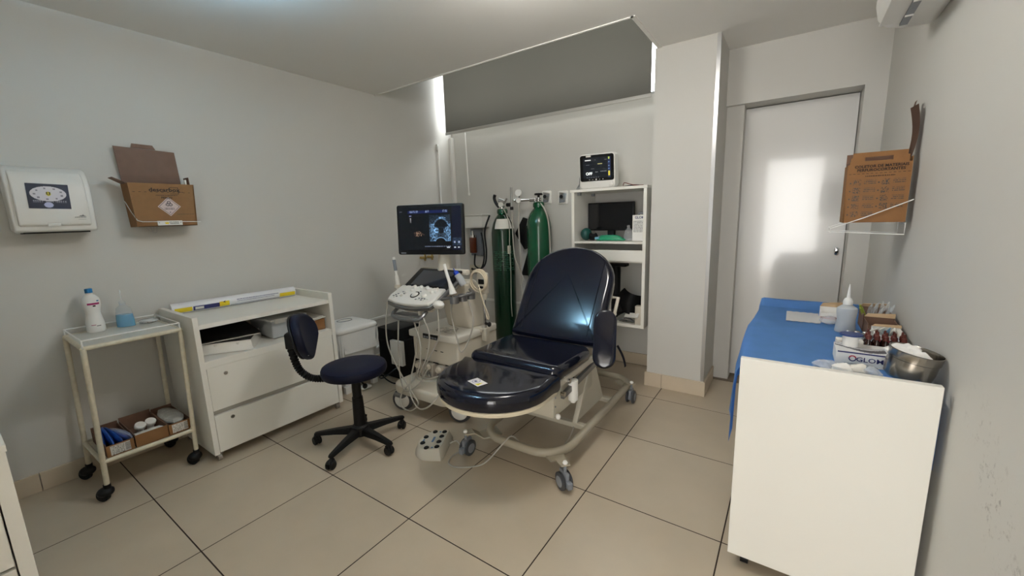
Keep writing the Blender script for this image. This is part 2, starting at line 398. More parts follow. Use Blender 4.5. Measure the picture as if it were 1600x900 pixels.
# baseboards, built of cut tile pieces
def baseboard(name, segs, h=.1):
    o = link(name, None); o['kind'] = 'structure'; MW[o.name] = Matrix()
    for (x0, x1, y0, y1) in segs:
        bm = B(); box(bm, x0, x1, y0, y1, 0.0, h, .0015, 1); part('baseboard_tile', bm, M_base, o)
g = .0012
baseboard('baseboard_left', [(XL, XL+.014, a+g, b-g) for a, b in zip([YF, -.9, -.3, .3, .9, 1.5, 2.1, 2.7], [-.9, -.3, .3, .9, 1.5, 2.1, 2.7, YB])])
baseboard('baseboard_back', [(a+g, b-g, YB-.014, YB) for a, b in zip([XL+.014, 0, .6, 1.2], [0, .6, 1.2, PX0])])
baseboard('baseboard_pillar', [(PX0-.014, 1.795-g, PY-.014, PY), (1.795+g, PX1+.014, PY-.014, PY), (PX1, PX1+.014, PY, 2.985), (PX0-.014, PX0, PY, YB-.014)], .11)
baseboard('baseboard_right', [(XR-.014, XR, a+g, b-g) for a, b in zip([YF, -.9, -.3, .3, .9, 1.5, 2.1], [-.9, -.3, .3, .9, 1.5, 2.1, 2.985])])
# cable ducts
bm = B(); box(bm, XL, XL+.035, YB-.045, YB, .1, 2.2, .003, 1); struct('trim_3', bm, M_pvc)
bm = B(); box(bm, XL, XL+.012, 1.15, YB-.045, .43, .452, .002, 1); struct('trim_4', bm, M_pvc)
bm = B(); box(bm, XL+.035, 1.05, YB-.012, YB, .43, .452, .002, 1); struct('trim_5', bm, M_pvc)

def traybox(bm, x0, x1, y0, y1, z0, z1, sp=.012, th=.004):
    o = [(x0, y0), (x1, y0), (x1, y1), (x0, y1)]; c = ((x0+x1)/2, (y0+y1)/2)
    def ringv(d, z): return [bm.verts.new((x+math.copysign(d, x-c[0]), y+math.copysign(d, y-c[1]), z)) for x, y in o]
    rs_ = [ringv(-sp, z0), ringv(0, z1), ringv(.006, z1), ringv(.006, z1-.006), ringv(.002, z1-.006)]
    inn = [ringv(-th, z1), ringv(-sp-th, z0+th)]
    bm.faces.new(rs_[0][::-1])
    for i in range(4):
        j = (i+1) % 4
        bm.faces.new((rs_[0][i], rs_[0][j], rs_[1][j], rs_[1][i])); bm.faces.new((rs_[1][i], rs_[1][j], rs_[2][j], rs_[2][i])); bm.faces.new((rs_[2][i], rs_[2][j], rs_[3][j], rs_[3][i])); bm.faces.new((rs_[3][i], rs_[3][j], rs_[4][j], rs_[4][i]))
        bm.faces.new((rs_[1][j], rs_[1][i], inn[0][i], inn[0][j])); bm.faces.new((inn[0][j], inn[0][i], inn[1][i], inn[1][j]))
    bm.faces.new(inn[1]); return bm
# ================================================================ CEILING LAMP, AIR CONDITIONER, BLIND
def ceiling_lamp(label, cx, cy, w, gap, h, col, power):
    t = thing('ceiling_lamp', label, 'lamp', (cx, cy, ZC))
    bm = B(); cyl(bm, (cx, cy, ZC-gap), (cx, cy, ZC), .03, n=16); box(bm, cx-.06, cx+.06, cy-.06, cy+.06, ZC-.012, ZC, .003, 1); part('lamp_stem', bm, M_pvc, t)
    bm = B(); z0 = ZC-gap-h
    traybox(bm, cx-w/2, cx+w/2, cy-w/2, cy+w/2, z0, z0+h, .03, .004); part('lamp_tray', bm, M_pvc, t)
    bm = B(); box(bm, cx-w/2+.03, cx+w/2-.03, cy-w/2+.03, cy+w/2-.03, z0+.006, z0+h-.012, .01, 2); part('light_panel', bm, mat('light_panel_'+label[:4], S(250, 250, 250), .4, emit=col, estr=power), t)
ceiling_lamp('cool white indirect tray lamp hung under the ceiling nearer the left wall', .66, .24, .28, .10, .05, (.36, .70, 1.0, 1), COOL_LAMP)
LX, LY, LW = 1.66, 1.04, .15
t = thing('ceiling_lamp', 'warm white square opal lamp on the ceiling above the examination chair foot', 'lamp', (LX, LY, ZC))
bm = B(); box(bm, LX-LW, LX+LW, LY-LW, LY+LW, ZC-.015, ZC, .003, 1); part('lamp_body', bm, M_pvc, t)
bm = B(); box(bm, LX-LW+.01, LX+LW-.01, LY-LW+.01, LY+LW-.01, ZC-.185, ZC-.015, .02, 3); part('diffuser', bm, mat('lamp_diffuser', S(250, 250, 250), .4, emit=(1.0, .965, .91, 1), estr=WARM_LAMP), t)

t = thing('air_conditioner', 'white split air conditioner high on right wall above the sharps box', 'air conditioner', (2.86, 1.5, 2.03))
prof = [(XR-.001, 2.05), (2.93, 2.035), (2.85, 2.04), (2.80, 2.055), (2.775, 2.085), (2.765, 2.14), (2.77, 2.28), (2.79, 2.32), (XR-.001, 2.325)]
bm = B(); prism(bm, [(x, z) for x, z in prof], .82, plane_M((0, 1.92, 0), (1, 0, 0), (0, 0, 1)), .006); part('housing', bm, M_pvc, t)
bm = B(); box(bm, 2.775, 2.835, 1.16, 1.86, 2.0455, 2.051, .002, 1, T(0, 0, 0)); part('air_flap', bm, M_pvc, t)
bm = B(); box(bm, 2.838, 2.862, 1.15, 1.87, 2.036, 2.044); part('outlet_slot', bm, M_greyp, t)
for k in range(5):
    bm = B(); box(bm, 2.838, 2.862, 1.2+k*.14, 1.206+k*.14, 2.031, 2.040); part('vane', bm, M_pvc, t)

t = thing('roller_blind', 'dark grey blackout roller blind hanging half way down the window', 'blind', (.51, 2.86, 2.2))
bm = B(); sheet(bm, lambda u, v: Vector((-.535+u*2.120, 2.86+.002*math.sin(u*7+v*3), 2.225+v*.8745)), 24, 8, .0012); part('fabric', bm, M_blind, t)
bm = B(); box(bm, -.537, 1.587, 2.853, 2.867, 2.200, 2.228, .004, 2); part('bottom_rail', bm, M_blindrail, t)
bm = B(); box(bm, -.60, 1.69, 2.83, 2.92, 3.03, 3.1, .004, 1); part('cassette', bm, M_pvc, t)
for x in (-.555, 1.588):
    bm = B(); box(bm, x, x+.012, 2.84, 2.91, 2.99, 3.03); part('bracket', bm, M_pvc, t)
bm = B(); cyl(bm, (-.30, 2.89, 2.20), (-.285, 2.89, 1.60), .006, n=8); lathe(bm, [(.004, .03), (.010, .02), (.010, 0), (.0, -.004)], 10, T(-.285, 2.89, 1.575)); part('control_wand', bm, M_pvc, t, label='white hanging wand')

bm = B(); cyl(bm, (-.595, 2.79, 2.09), (-.595, 2.79, .95), .0095, n=10); box(bm, XL, -.592, 2.778, 2.802, 2.05, 2.11, .002, 1); box(bm, XL, -.592, 2.780, 2.800, 1.2, 1.22)
solo('wall_pipe', bm, M_pvc, 'thin white vertical pipe on left wall in the room corner', 'pipe', (-.6, 2.79, .95))

# ================================================================ PAPER TOWEL DISPENSER (left wall)
t = thing('paper_towel_dispenser', 'white plastic paper towel dispenser with navy sticker on left wall', 'dispenser', (XL, -.055, 1.335))
def profM(y): return Matrix(((1, 0, 0, XL), (0, 0, 1, y), (0, 1, 0, 0), (0, 0, 0, 1)))   # local x=depth, y=z, z->+y
bp = [(0, 1.345), (.115, 1.337), (.135, 1.345), (.140, 1.56), (.128, 1.605), (.095, 1.640), (.05, 1.656), (0, 1.66)]
bm = B(); prism(bm, bp, .285, profM(-.197), .010, 3); part('housing', bm, M_pvc, t)
fp = [(.125, 1.362), (.150, 1.372), (.156, 1.40), (.156, 1.555), (.146, 1.592), (.115, 1.628), (.08, 1.640)]
bm = B(); prism(bm, fp, .247, profM(-.180), .008, 3); cov = part('front_cover', bm, M_pvc, t)
FX = XL+.1575
def card(u, v):
    d = ((u-.5)/.43)**2+((v-.4)/.30)**2
    if d < 1:
        r = math.hypot((u-.5)*1.35, v-.4)
        if r < .085: return (.75, .68, .08) if not (abs(u-.5) < .03 and v < .43 and abs(u-.5) > .012) else (.3, .28, .02)
        for k in range(9):
            a = 2*PI*k/9+.3
            if abs(u-.5-.33*math.cos(a)) < .028 and abs(v-.4-.22*math.sin(a)) < .03: return (.25, .24, .28)
        return (.72, .70, .74)
    if ((u-.47)/.11)**2+((v-.85)/.11)**2 < 1: return (.50, .52, .72)
    if .66 < v < .76 and (.1 < u < .36 or .42 < u < .6 or .64 < u < .92) and (int(u*60) % 3 != 0) and int(v*40) % 2: return (.5, .5, .55)
    return (.016, .018, .035)
printed('sticker', .140, .118, 84, 70, card, plane_M((FX+.0012, -.066, 1.510), (0, 1, -.03), (0, 0, 1)), M_print, cov, label='navy sticker with white oval')
text('U', .022, plane_M((FX+.0025, -.066, 1.5225), (0, 1, -.03), (0, 0, 1)), M_ink, cov)
bm = B(); box(bm, FX-.001, FX+.004, -.09, -.045, 1.366, 1.380, .002, 1); part('latch', bm, M_pvc, t)
smallprint(plane_M((FX+.0006, .028, 1.408), (0, 1, 0), (0, 0, 1)), .040, .007, 1, mat('grey_print', S(110, 110, 112), .6), cov, 3); smallprint(plane_M((FX+.0006, .034, 1.398), (0, 1, 0), (0, 0, 1)), .028, .003, 1, mat('grey_print', S(110, 110, 112), .6), cov, 4)
bm = B(); prism(bm, [(-.013, 0), (.013, 0), (.006, .004), (.002, .009), (-.002, .004), (-.007, .005)], .0005, plane_M((FX+.0004, .036, 1.4125), (0, 1, 0), (0, 0, 1))); part('leaf_emblem', bm, mat('grey_print', S(110, 110, 112), .6), cov)
bm = B(); box(bm, XL+.02, XL+.12, -.17, .06, 1.332, 1.342); part('paper_slot', bm, M_dark, t)

# ================================================================ SHARPS BOXES
def slab(bm, c0, c1, c2, c3, th):
    """thin quad board"""
    P = [Vector(c) for c in (c0, c1, c2, c3)]; n = (P[1]-P[0]).cross(P[3]-P[0]).normalized()*th
    a = [bm.verts.new(p) for p in P]; b = [bm.verts.new(p+n) for p in P]
    bm.faces.new(a[::-1]); bm.faces.new(b)
    for i in range(4): bm.faces.new((a[i], a[(i+1) % 4], b[(i+1) % 4], b[i]))
    return bm
t = thing('sharps_box', 'open cardboard sharps box with hazard diamond on the left wall', 'sharps box', (-.54, .385, 1.345))
x0, x1, y0, y1, z0, z1 = -.606, -.475, .250, .528, 1.350, 1.592
bm = B(); slab(bm, (x1-.003, y0, z0), (x1-.003, y1, z0), (x1-.003, y1+.012, z1), (x1-.003, y0-.010, z1), .003); part('front_panel', bm, M_card, t)
bm = B(); slab(bm, (x0, y0, z0), (x1, y0, z0), (x1, y0-.010, z1), (x0, y0-.010, z1), .003); part('side_panel', bm, M_card, t)
bm = B(); slab(bm, (x0, y1-.003, z0), (x1, y1-.003, z0), (x1, y1+.009, z1), (x0, y1+.009, z1), .003); part('side_panel', bm, M_card, t)
bm = B(); box(bm, x0, x0+.003, y0, y1, z0, z1); part('back_panel', bm, M_card2, t)
bm = B(); box(bm, x0, x1, y0, y1, z0, z0+.003); part('bottom_panel', bm, M_card, t)
bm = B(); slab(bm, (x0+.002, y0-.005, z1), (x0+.002, y1-.01, z1), (x0+.022, y1-.025, z1+.195), (x0+.022, y0-.02, z1+.205), .004)
slab(bm, (x0+.022, .305, z1+.203), (x0+.022, .415, z1+.200), (x0+.018, .405, z1+.224), (x0+.018, .312, z1+.226), .004); part('lid', bm, M_card2, t)
bm = B(); slab(bm, (x0+.02, y0-.012, z1), (x1-.01, y0-.012, z1), (x1-.03, y0-.065, z1+.030), (x0+.03, y0-.065, z1+.030), .003); part('side_flap', bm, M_card2, t)
bm = B(); slab(bm, (x0+.01, y1+.006, z1), (x1-.035, y1+.006, z1), (x1-.035, y1+.004, z1+.045), (x0+.02, y1+.004, z1+.045), .003); part('side_flap', bm, M_card2, t)
bm = B(); box(bm, x1-.05, x1-.034, y1-.018, y1-.010, z1-.02, z1+.03); part('paper_slip', bm, M_label, t)
FM = lambda y, z: plane_M((x1+.0008, y, z), (0, 1, 0), (0, 0, 1))
text('descarbox', .030, FM(.395, 1.556), M_ink, t, bold=.0006, sx=1.15)
bm = B()
for a, b, c, d in ((.420, .460, 1.570, 1.572), (.420, .460, 1.534, 1.536), (.458, .460, 1.534, 1.572), (.420, .422, 1.566, 1.572)): box(bm, x1+.0004, x1+.001, a, b, c, d)
part('logo_frame', bm, M_ink, t)
text('PERIGO', .015, FM(.400, 1.512), M_ink, t, bold=.0004)
smallprint(FM(.400, 1.526), .105, .006, 1, M_ink, t, 5); smallprint(FM(.470, 1.546), .025, .005, 1, M_ink, t, 6); smallprint(FM(.478, 1.418), .085, .004, 1, M_ink, t, 7)
bm = B()
for k in range(22):
    if k % 2 == 0: box(bm, x1+.0004, x1+.001, y0+.002+k*.0127, y0+.012+k*.0127, 1.5425, 1.5445)
part('tear_line', bm, M_ink, t)
def diamond(u, v):
    d = abs(u-.5)+abs(v-.5)
    if d > .5: return None
    if .42 < d < .45: return (.03, .02, .03)
    x = u-.5; y = v-.36; r = math.hypot(x, y)
    for a in (PI/2, PI/2+2*PI/3, PI/2-2*PI/3):
        q = math.hypot(x-.075*math.cos(a), y+.075*math.sin(a))
        if .052 < q < .085: return (.03, .02, .03)
    if .07 < r < .085 or r < .02: return (.03, .02, .03)
    if .56 < v < .66 and abs(u-.5) < .22 and int(v*60) % 2 and int(u*90) % 4: return (.1, .07, .08)
    if .78 < v < .82 and abs(u-.5) < .025: return (.03, .02, .03)
    return (.60, .47, .45)
printed('hazard_label', .108, .108, 72, 72, diamond, FM(.405, 1.462), M_print, t, label='pink hazard diamond label')
bm = B(); tube(bm, [(x0, y0-.012, 1.50), (-.58, y0-.012, 1.49), (-.50, y0-.012, 1.43), (x1+.006, y0, 1.385), (x1+.008, .27, 1.378), (x1+.008, .52, 1.372), (x1+.004, .545, 1.372), (x0, .545, 1.375)], .0022, 6, smooth=False); part('wire_holder', bm, M_wire, t)
bm = B(); box(bm, x1+.006, x1+.010, .335, .452, 1.354, 1.381, .001, 1); pl = part('holder_plate', bm, M_pvc, t)
for y in (.343, .444):
    bm = B(); cyl(bm, (x1+.009, y, 1.370), (x1+.011, y, 1.370), .0025, n=8); part('screw', bm, M_greyp, pl)
bm = B(); prism(bm, [(-.007, -.006), (.007, -.006), (.010, .005), (.003, .002), (0, .008), (-.003, .002), (-.010, .005)], .0006, plane_M((x1+.010, .378, 1.368), (0, 1, 0), (0, 0, 1))); part('plate_emblem', bm, M_yellow, pl)
smallprint(plane_M((x1+.0104, .412, 1.368), (0, 1, 0), (0, 0, 1)), .044, .015, 3, M_ink, pl, 8)
bm = B(); tube(bm, [(-.54, .30, 1.346), (-.535, .31, 1.325), (-.53, .325, 1.322), (-.53, .332, 1.346)], .0016, 6); tube(bm, [(-.54, .32, 1.346), (-.535, .325, 1.318), (-.53, .34, 1.316), (-.53, .345, 1.346)], .0016, 6); part('wire_hook', bm, M_alu, t)

t = thing('sharps_box', 'closed-handle cardboard sharps box with printed instructions on right wall', 'sharps box', (2.83, 1.95, 1.26))
x0, x1, y0, y1, z0, z1 = 2.728, 2.935, 1.885, 2.02, 1.268, 1.535
bm = B(); slab(bm, (x0+.006, y0, z0), (x1, y0, z0), (x1, y0, z1-.02), (x0, y0, z1-.02), -.003); part('front_panel', bm, M_card, t)
# handle flap with a cut slot
bm = B()
zt = 1.563
box(bm, x0+.006, x1-.012, y0-.001, y0+.003, z1-.02, 1.527); box(bm, x0+.008, x0+.055, y0-.001, y0+.003, 1.527, 1.543); box(bm, x1-.062, x1-.012, y0-.001, y0+.003, 1.527, 1.543); box(bm, x0+.014, x1-.018, y0-.001, y0+.003, 1.543, zt)
part('handle_flap', bm, M_card, t)
bm = B(); box(bm, x0, x0+.003, y0+.003, y1, z0, z1-.02); part('side_panel', bm, M_card, t)
bm = B(); box(bm, x1-.003, x1, y0+.003, y1, z0, z1); part('side_panel', bm, M_card, t)
bm = B(); box(bm, x0+.003, x1-.003, y1-.003, y1, z0, z1+.035); part('back_panel', bm, M_card2, t)
bm = B(); box(bm, x0, x1, y0+.003, y1, z0, z0+.003); part('bottom_panel', bm, M_card, t)
bm = B(); slab(bm, (x0+.003, y0+.02, z1-.022), (x1-.003, y0+.02, z1-.022), (x1-.003, y1, z1+.004), (x0+.003, y1, z1-.004), .003); part('inner_flap', bm, M_card2, t)
bm = B(); sheet(bm, lambda u, v: Vector((2.932+.012*math.sin(v*3.1)-.010*u*v, 1.91+u*.105*(1-.12*v), z1+v*.205)), 6, 8, .003)
sheet(bm, lambda u, v: Vector((2.928+.004*v, 1.945+u*.04, z1+.203+v*.022)), 2, 2, .003); part('lid', bm, M_card2, t)
GM = lambda x, z: plane_M((x, y0-.0008-.001, z), (1, 0, 0), (0, 0, 1))
text('COLETOR DE MATERIAIS', .0155, GM((x0+x1)/2+.006, 1.504), M_ink, t, bold=.0004)
text('PERFUROCORTANTES', .0155, GM((x0+x1)/2+.006, 1.489), M_ink, t, bold=.0004)
smallprint(GM((x0+x1)/2+.006, 1.464), .10, .007, 1, M_ink, t, 9)
bm = B()
for k in range(14): box(bm, x0+.006+k*.0145, x0+.014+k*.0145, y0-.0008, y0, 1.474, 1.4757)
part('tear_line', bm, M_ink, t)
rp = random.Random(3); cells = {}
def instr(u, v):
    bg = None; ink = (.03, .017, .01)
    c = 0 if u < .5 else 1; uu = (u*2) % 1; row = int(v*5); vv = v*5-row
    if c == 1 and row == 4:
        return bg
    if uu < .06: return ink if abs(vv-.6) < .09 else bg
    if .12 < uu < .40 and .15 < vv < .9:
        k = (c, row, int(uu*40), int(vv*12))
        if k not in cells: cells[k] = rp.random() < .42
        return ink if cells[k] else bg
    if .50 < uu < .92 and .15 < vv < .80 and int(vv*10) % 2 == 0:
        k = (c, row, int(uu*90), int(vv*10), 't')
        if k not in cells: cells[k] = rp.random() < .7
        return (.06, .032, .016) if cells[k] else bg
    return bg
printed('instruction_print', .186, .168, 110, 90, instr, GM((x0+x1)/2+.002, 1.372), M_print, t)
bm = B()
f0 = (2.690, y0-.006, 1.228); f1 = (2.690, y0-.006, 1.243)
tube(bm, [(2.952, y0-.006, 1.360), (2.80, y0-.006, 1.288), f1, f0, (2.935, y0-.006, 1.216), (2.935, y0-.006, 1.265)], .0022, 6, smooth=False)
tube(bm, [(2.952, y1+.006, 1.360), (2.80, y1+.006, 1.288), (2.69, y1+.006, 1.243), (2.69, y1+.006, 1.228), (2.935, y1+.006, 1.216), (2.935, y1+.006, 1.265)], .0022, 6, smooth=False)
for p in ((2.690, 1.228), (2.690, 1.243), (2.74, 1.2625), (2.935, 1.262)): cyl(bm, (p[0], y0-.006, p[1]), (p[0], y1+.006, p[1]), .002, n=6)
part('wire_holder', bm, M_wire, t)

# ================================================================ INSTRUMENT TROLLEY
t = thing('instrument_trolley', 'chipped cream metal trolley with two shelves by the left wall', 'trolley', (-.36, .08, 0))
TX0, TX1, TY0, TY1, TZ = -.565, -.165, -.105, .268, .800
feet = {(0, 0): (-.532, -.130), (1, 0): (-.195, -.123), (1, 1): (-.182, .248), (0, 1): (-.532, .240)}
tops = {(0, 0): (TX0, TY0), (1, 0): (TX1, TY0), (1, 1): (TX1, TY1), (0, 1): (TX0, TY1)}
bm = B(); box(bm, TX0, TX1, TY0, TY1, TZ-.004, TZ, 0); part('top_shelf', bm, mat('trolley_tray_paint', S(206, 205, 196), .4, var=.03), t)
bm = B()
ring = [(TX0, TY0), (TX1, TY0), (TX1, TY1), (TX0, TY1)]
for a, b in zip(ring, ring[1:]+ring[:1]): cyl(bm, (*a, TZ-.008), (*b, TZ-.008), .011, n=10)
part('top_frame', bm, M_cream, t)
bm = B()
for a, b in zip(ring, ring[1:]+ring[:1]): cyl(bm, (*a, TZ+.030), (*b, TZ+.030), .0035, n=8)
for a in ring: cyl(bm, (*a, TZ-.01), (*a, TZ+.030), .0035, n=8)
part('guard_rail', bm, M_wire, t)
lowz = .205; low = {}
for k in tops:
    a = Vector((*tops[k], TZ-.01)); b = Vector((*feet[k], .055)); low[k] = a.lerp(b, (TZ-.01-lowz)/(TZ-.01-.055))
    bm = B(); cyl(bm, a, b, .0115, n=12); part('leg', bm, M_cream, t)
bm = B(); lk = [low[k] for k in ((0, 0), (1, 0), (1, 1), (0, 1))]
for a, b in zip(lk, lk[1:]+lk[:1]): cyl(bm, a, b, .011, n=10)
part('lower_frame', bm, M_cream, t)
bm = B(); slab(bm, *[p+Vector((0, 0, -.003)) for p in lk], .004); part('lower_shelf', bm, M_cream, t)
for k, f in feet.items():
    bm = B(); M = T(f[0], f[1], 0)
    lathe(bm, [(0, -.013), (.026, -.013), (.031, -.008), (.031, .008), (.026, .013), (0, .013)], 18, M @ T(-.008, -.018, .031) @ RZ(.6) @ RX(PI/2))
    lump(bm, (0, 0, 0), (.030, .034, .026), 2, .04, 12, 2, M @ T(-.004, -.008, .046)); cyl(bm, M @ Vector((0, 0, .05)), M @ Vector((0, 0, .085)), .015, n=12)
    part('caster', bm, M_rubber, t)
# things on the top shelf
zt = TZ+.0008
bx, by = -.515, .008
t = thing('antiseptic_bottle', 'white waisted plastic bottle with blue cap on the trolley', 'bottle', (bx, by, zt))
bm = B(); lathe(bm, [(0, 0), (.034, 0), (.038, .006), (.037, .05), (.031, .085), (.029, .102), (.031, .118), (.036, .142), (.037, .165), (.034, .182), (.022, .198), (.014, .204), (.014, .212), (0, .212)], 28, T(bx, by, zt)); bot = part('bottle_body', bm, M_white, t)
bm = B(); lathe(bm, [(0, .212), (.0155, .212), (.0155, .232), (.013, .235), (0, .235)], 20, T(bx, by, zt)); part('cap', bm, M_bluecap, t)
def band(z0, z1, a0, a1, m, nm, rr=lambda z: .0375):
    bm = B(); n = 10
    r1, r0 = rr(z1), rr(z0)
    g_ = [[bm.verts.new((bx+r*math.cos(a0+(a1-a0)*i/n), by+r*math.sin(a0+(a1-a0)*i/n), zt+z)) for i in range(n+1)] for r, z in ((r0, z0), (r1, z1))]
    for i in range(n): bm.faces.new((g_[0][i], g_[0][i+1], g_[1][i+1], g_[1][i]))
    part(nm, bm, m, bot)
band(.150, .160, -.6, .75, M_magenta, 'label_band')
band(.140, .147, -.05, .25, M_ink, 'label_print', lambda z: .0372); band(.166, .172, .45, .75, M_bluecap, 'label_print', lambda z: .0372)
band(.040, .043, -.6, -.1, M_magenta, 'label_print', lambda z: .0382); band(.034, .038, -.05, .4, mat('grey_print', S(110, 110, 112)), 'label_print', lambda z: .0384)
bx2, by2 = -.515, .128
t = thing('squeeze_bottle', 'clear squeeze bottle half full of bright blue liquid on trolley', 'bottle', (bx2, by2, zt))
sqM = T(bx2, by2, zt) @ RZ(.9) @ Matrix.Diagonal((1.2, .8, 1.12, 1))
bm = B(); lathe(bm, [(0, .001), (.034, .001), (.0335, .03), (.031, .062), (0, .062)], 24, sqM); part('liquid', bm, M_liquid, t)
bm = B(); lathe(bm, [(.0345, .0), (.0345, .03), (.032, .064), (.027, .095), (.013, .108), (.011, .118)], 24, sqM, closed=False); part('bottle_wall', bm, M_clear, t)
bm = B(); lathe(bm, [(.0, .126), (.014, .126), (.014, .140), (.006, .146), (.0035, .170), (.0018, .206), (0, .206)], 14, T(bx2, by2, zt)); part('nozzle', bm, M_clear, t)
t = thing('gauze_packet', 'small clear plastic packet with white gauze on the trolley', 'packet', (-.50, .222, zt))
bm = B(); lump(bm, (-.50, .222, zt+.011), (.034, .037, .0105), 5, .07); part('gauze', bm, M_white, t)
bm = B(); lump(bm, (-.50, .222, zt+.0125), (.042, .044, .0125), 11, .12, 14); part('wrapper', bm, M_bag, t)
# cartons on the lower shelf
def carton(label, y0, y1, x0=-.505, x1=-.205, h=.062, tilt=0, lab=True, grp='cartons on the trolley lower shelf'):
    z = lowz+.003
    t = thing('carton_tray', label, 'carton', ((x0+x1)/2, (y0+y1)/2, z), 0, grp)
    for nm, a in (('front_panel', (x1-.003, x1, y0, y1, z+.001, z+h)), ('back_panel', (x0, x0+.003, y0, y1, z+.001, z+h*1.25)), ('side_panel', (x0+.003, x1-.003, y0, y0+.003, z+.001, z+h*1.05)), ('side_panel', (x0+.003, x1-.003, y1-.003, y1, z+.001, z+h*1.05)), ('bottom_panel', (x0, x1, y0, y1, z, z+.002))):
        bm = B(); box(bm, *a); part(nm, bm, M_card if 'front' in nm else M_card2, t)
    if lab:
        rr = random.Random(int(y0*1000)); cc = {}
        def fn(u, v):
            k = (int(u*46), int(v*12))
            if u > .74: return (.06, .06, .06) if (int(u*60)+int(v*14)) % 2 and .1 < v < .9 else (.62, .6, .56)
            if k not in cc: cc[k] = rr.random() < .5
            return (.14, .13, .12) if cc[k] and int(v*12) % 2 and .05 < u < .68 else (.62, .6, .56)
        printed('shipping_label', (y1-y0)*.72, h*.78, 50, 24, fn, plane_M((x1+.0008, (y0+y1)/2, z+h*.52), (0, 1, 0), (0, 0, 1)), M_print, t)
    return z
z = carton('small carton with white shipping label and blue packets, nearest the trolley corner', -.098, .008)
rs = random.Random(4)
for i in range(4):
    yy = -.078+i*.024
    bm = B(); lump(bm, (0, 0, .045), (.11 if i < 3 else .12, .012 if i < 3 else .022, .050 if i < 3 else .046), 70+i, .08, 16, 3, T(-.36+.012*i, yy, z+.012) @ RX(.10+.08*i) @ RZ(.12*i-.15))
    solo('sterile_packet', bm, mat('blue_packet', S(42, 92, 175), .35) if i < 3 else mat('silver_packet', S(165, 180, 215), .15, .6), ['dark blue packet at the rear left of the blue-packet carton', 'blue sterile packet second along in the carton', 'blue sterile packet third along in the carton', 'shiny pale blue film packet at front of carton'][i], 'packet', (-.37, yy, z+.008), 'packets in the left carton')
z = carton('brown carton without label holding white tape rolls, middle of lower shelf', .014, .150, lab=False, h=.068)
for i, (x, y, a) in enumerate(((-.36, .068, .5), (-.37, .115, .4))):
    bm = B(); lathe(bm, [(0, 0), (.023, 0), (.025, .003), (.025, .018), (.023, .021), (0, .021)], 20, T(x, y, z+.048) @ RY(.55) @ RX(-.15)); cyl(bm, (x-.005, y, z+.004), (x, y, z+.052), .016, .016, 12)
    solo('capped_jar', bm, M_white, ['white capped jar on the left inside the middle carton', 'white capped jar on the right inside the middle carton'][i], 'jar', (x, y, z+.004), 'white jars in the middle carton')
bm = B()
for k in range(3): box(bm, -.30, -.215, .022, .140, z+.030+k*.008, z+.036+k*.008, .002, 1, T(0, 0, 0) @ T(-.26, .08, z) @ RY(-.12*k) @ T(.26, -.08, -z))
solo('paper_stack', bm, M_white, 'folded white papers in the middle carton in front of jars', 'paper', (-.26, .08, z+.03))
z = carton('small carton with white shipping label filled by a clear plastic bag', .154, .252)
bm = B(); lump(bm, (-.355, .203, z+.060), (.142, .047, .021), 21, .06, 28, 8); 
solo('plastic_bag', bm, mat('milky_bag', S(185, 184, 178), .25, var=.15, vscale=30, bump=.8, bscale=25), 'crumpled clear plastic bag bulging from the right carton', 'bag', (-.355, .209, z+.02))

# ================================================================ WHITE CHEST OF DRAWERS (left wall)
CX0, CX1, CY0, CY1, CZ0, CZ1 = -.598, -.07, .299, 1.109, .05, .859
t = thing('drawer_cabinet', 'low white cabinet with two drawers and an open shelf by left wall', 'cabinet', ((CX0+CX1)/2, (CY0+CY1)/2, 0))
for y in (CY0, CY1-.026):
    bm = B(); box(bm, CX0, CX1, y, y+.026, CZ0, CZ1, .001, 1); part('side_panel', bm, M_mdf, t)
ya, yb = CY0+.0262, CY1-.0262
bm = B(); box(bm, CX0, CX1-.002, ya, yb, .788, .812, .001, 1); part('top_board', bm, M_mdf, t)
bm = B(); box(bm, CX0, CX1-.004, ya, yb, .560, .602, .001, 1); part('shelf_board', bm, M_mdf, t)
bm = B(); box(bm, CX0, CX0+.012, ya, yb, CZ0, .788); part('back_panel', bm, M_mdf, t)
bm = B(); box(bm, CX0+.012, CX1-.03, ya, yb, CZ0, CZ0+.02); part('bottom_board', bm, M_mdf, t)
bm = B(); box(bm, CX1-.10, CX1-.03, ya+.002, yb-.002, CZ0+.02, .56); part('inner_carcass', bm, mat('gap_shade_grey', S(178, 175, 167), .6), t)  # grey colour stands in for the shade in the drawer gaps
for z0_, z1_ in ((.308, .566), (.056, .278)):
    bm = B(); box(bm, CX1-.028, CX1-.006, ya+.003, yb-.003, z0_, z1_, .001, 1); d = part('drawer', bm, M_mdf, t)
    zl = z1_-.055 if z0_ > .2 else z1_-.035
    bm = B(); cyl(bm, (CX1-.008, .415, zl), (CX1-.001, .415, zl), .0105, n=18); lk_ = part('lock', bm, M_chrome, d)
    bm = B(); box(bm, CX1-.0015, CX1-.0004, .4135, .4165, zl-.005, zl+.005); part('keyhole', bm, M_dark, d)
for x in (CX0+.05, CX1-.035):
    for y in (CY0+.03, CY1-.03):
        bm = B(); box(bm, x-.018, x+.018, y-.018, y+.018, CZ0-.006, CZ0); cyl(bm, (x, y-.010, .020), (x, y+.010, .020), .020, n=16); box(bm, x-.012, x+.012, y-.014, y+.014, .025, CZ0-.005, .003, 1); part('caster', bm, mat('clear_caster', S(150, 145, 138), .25), t)
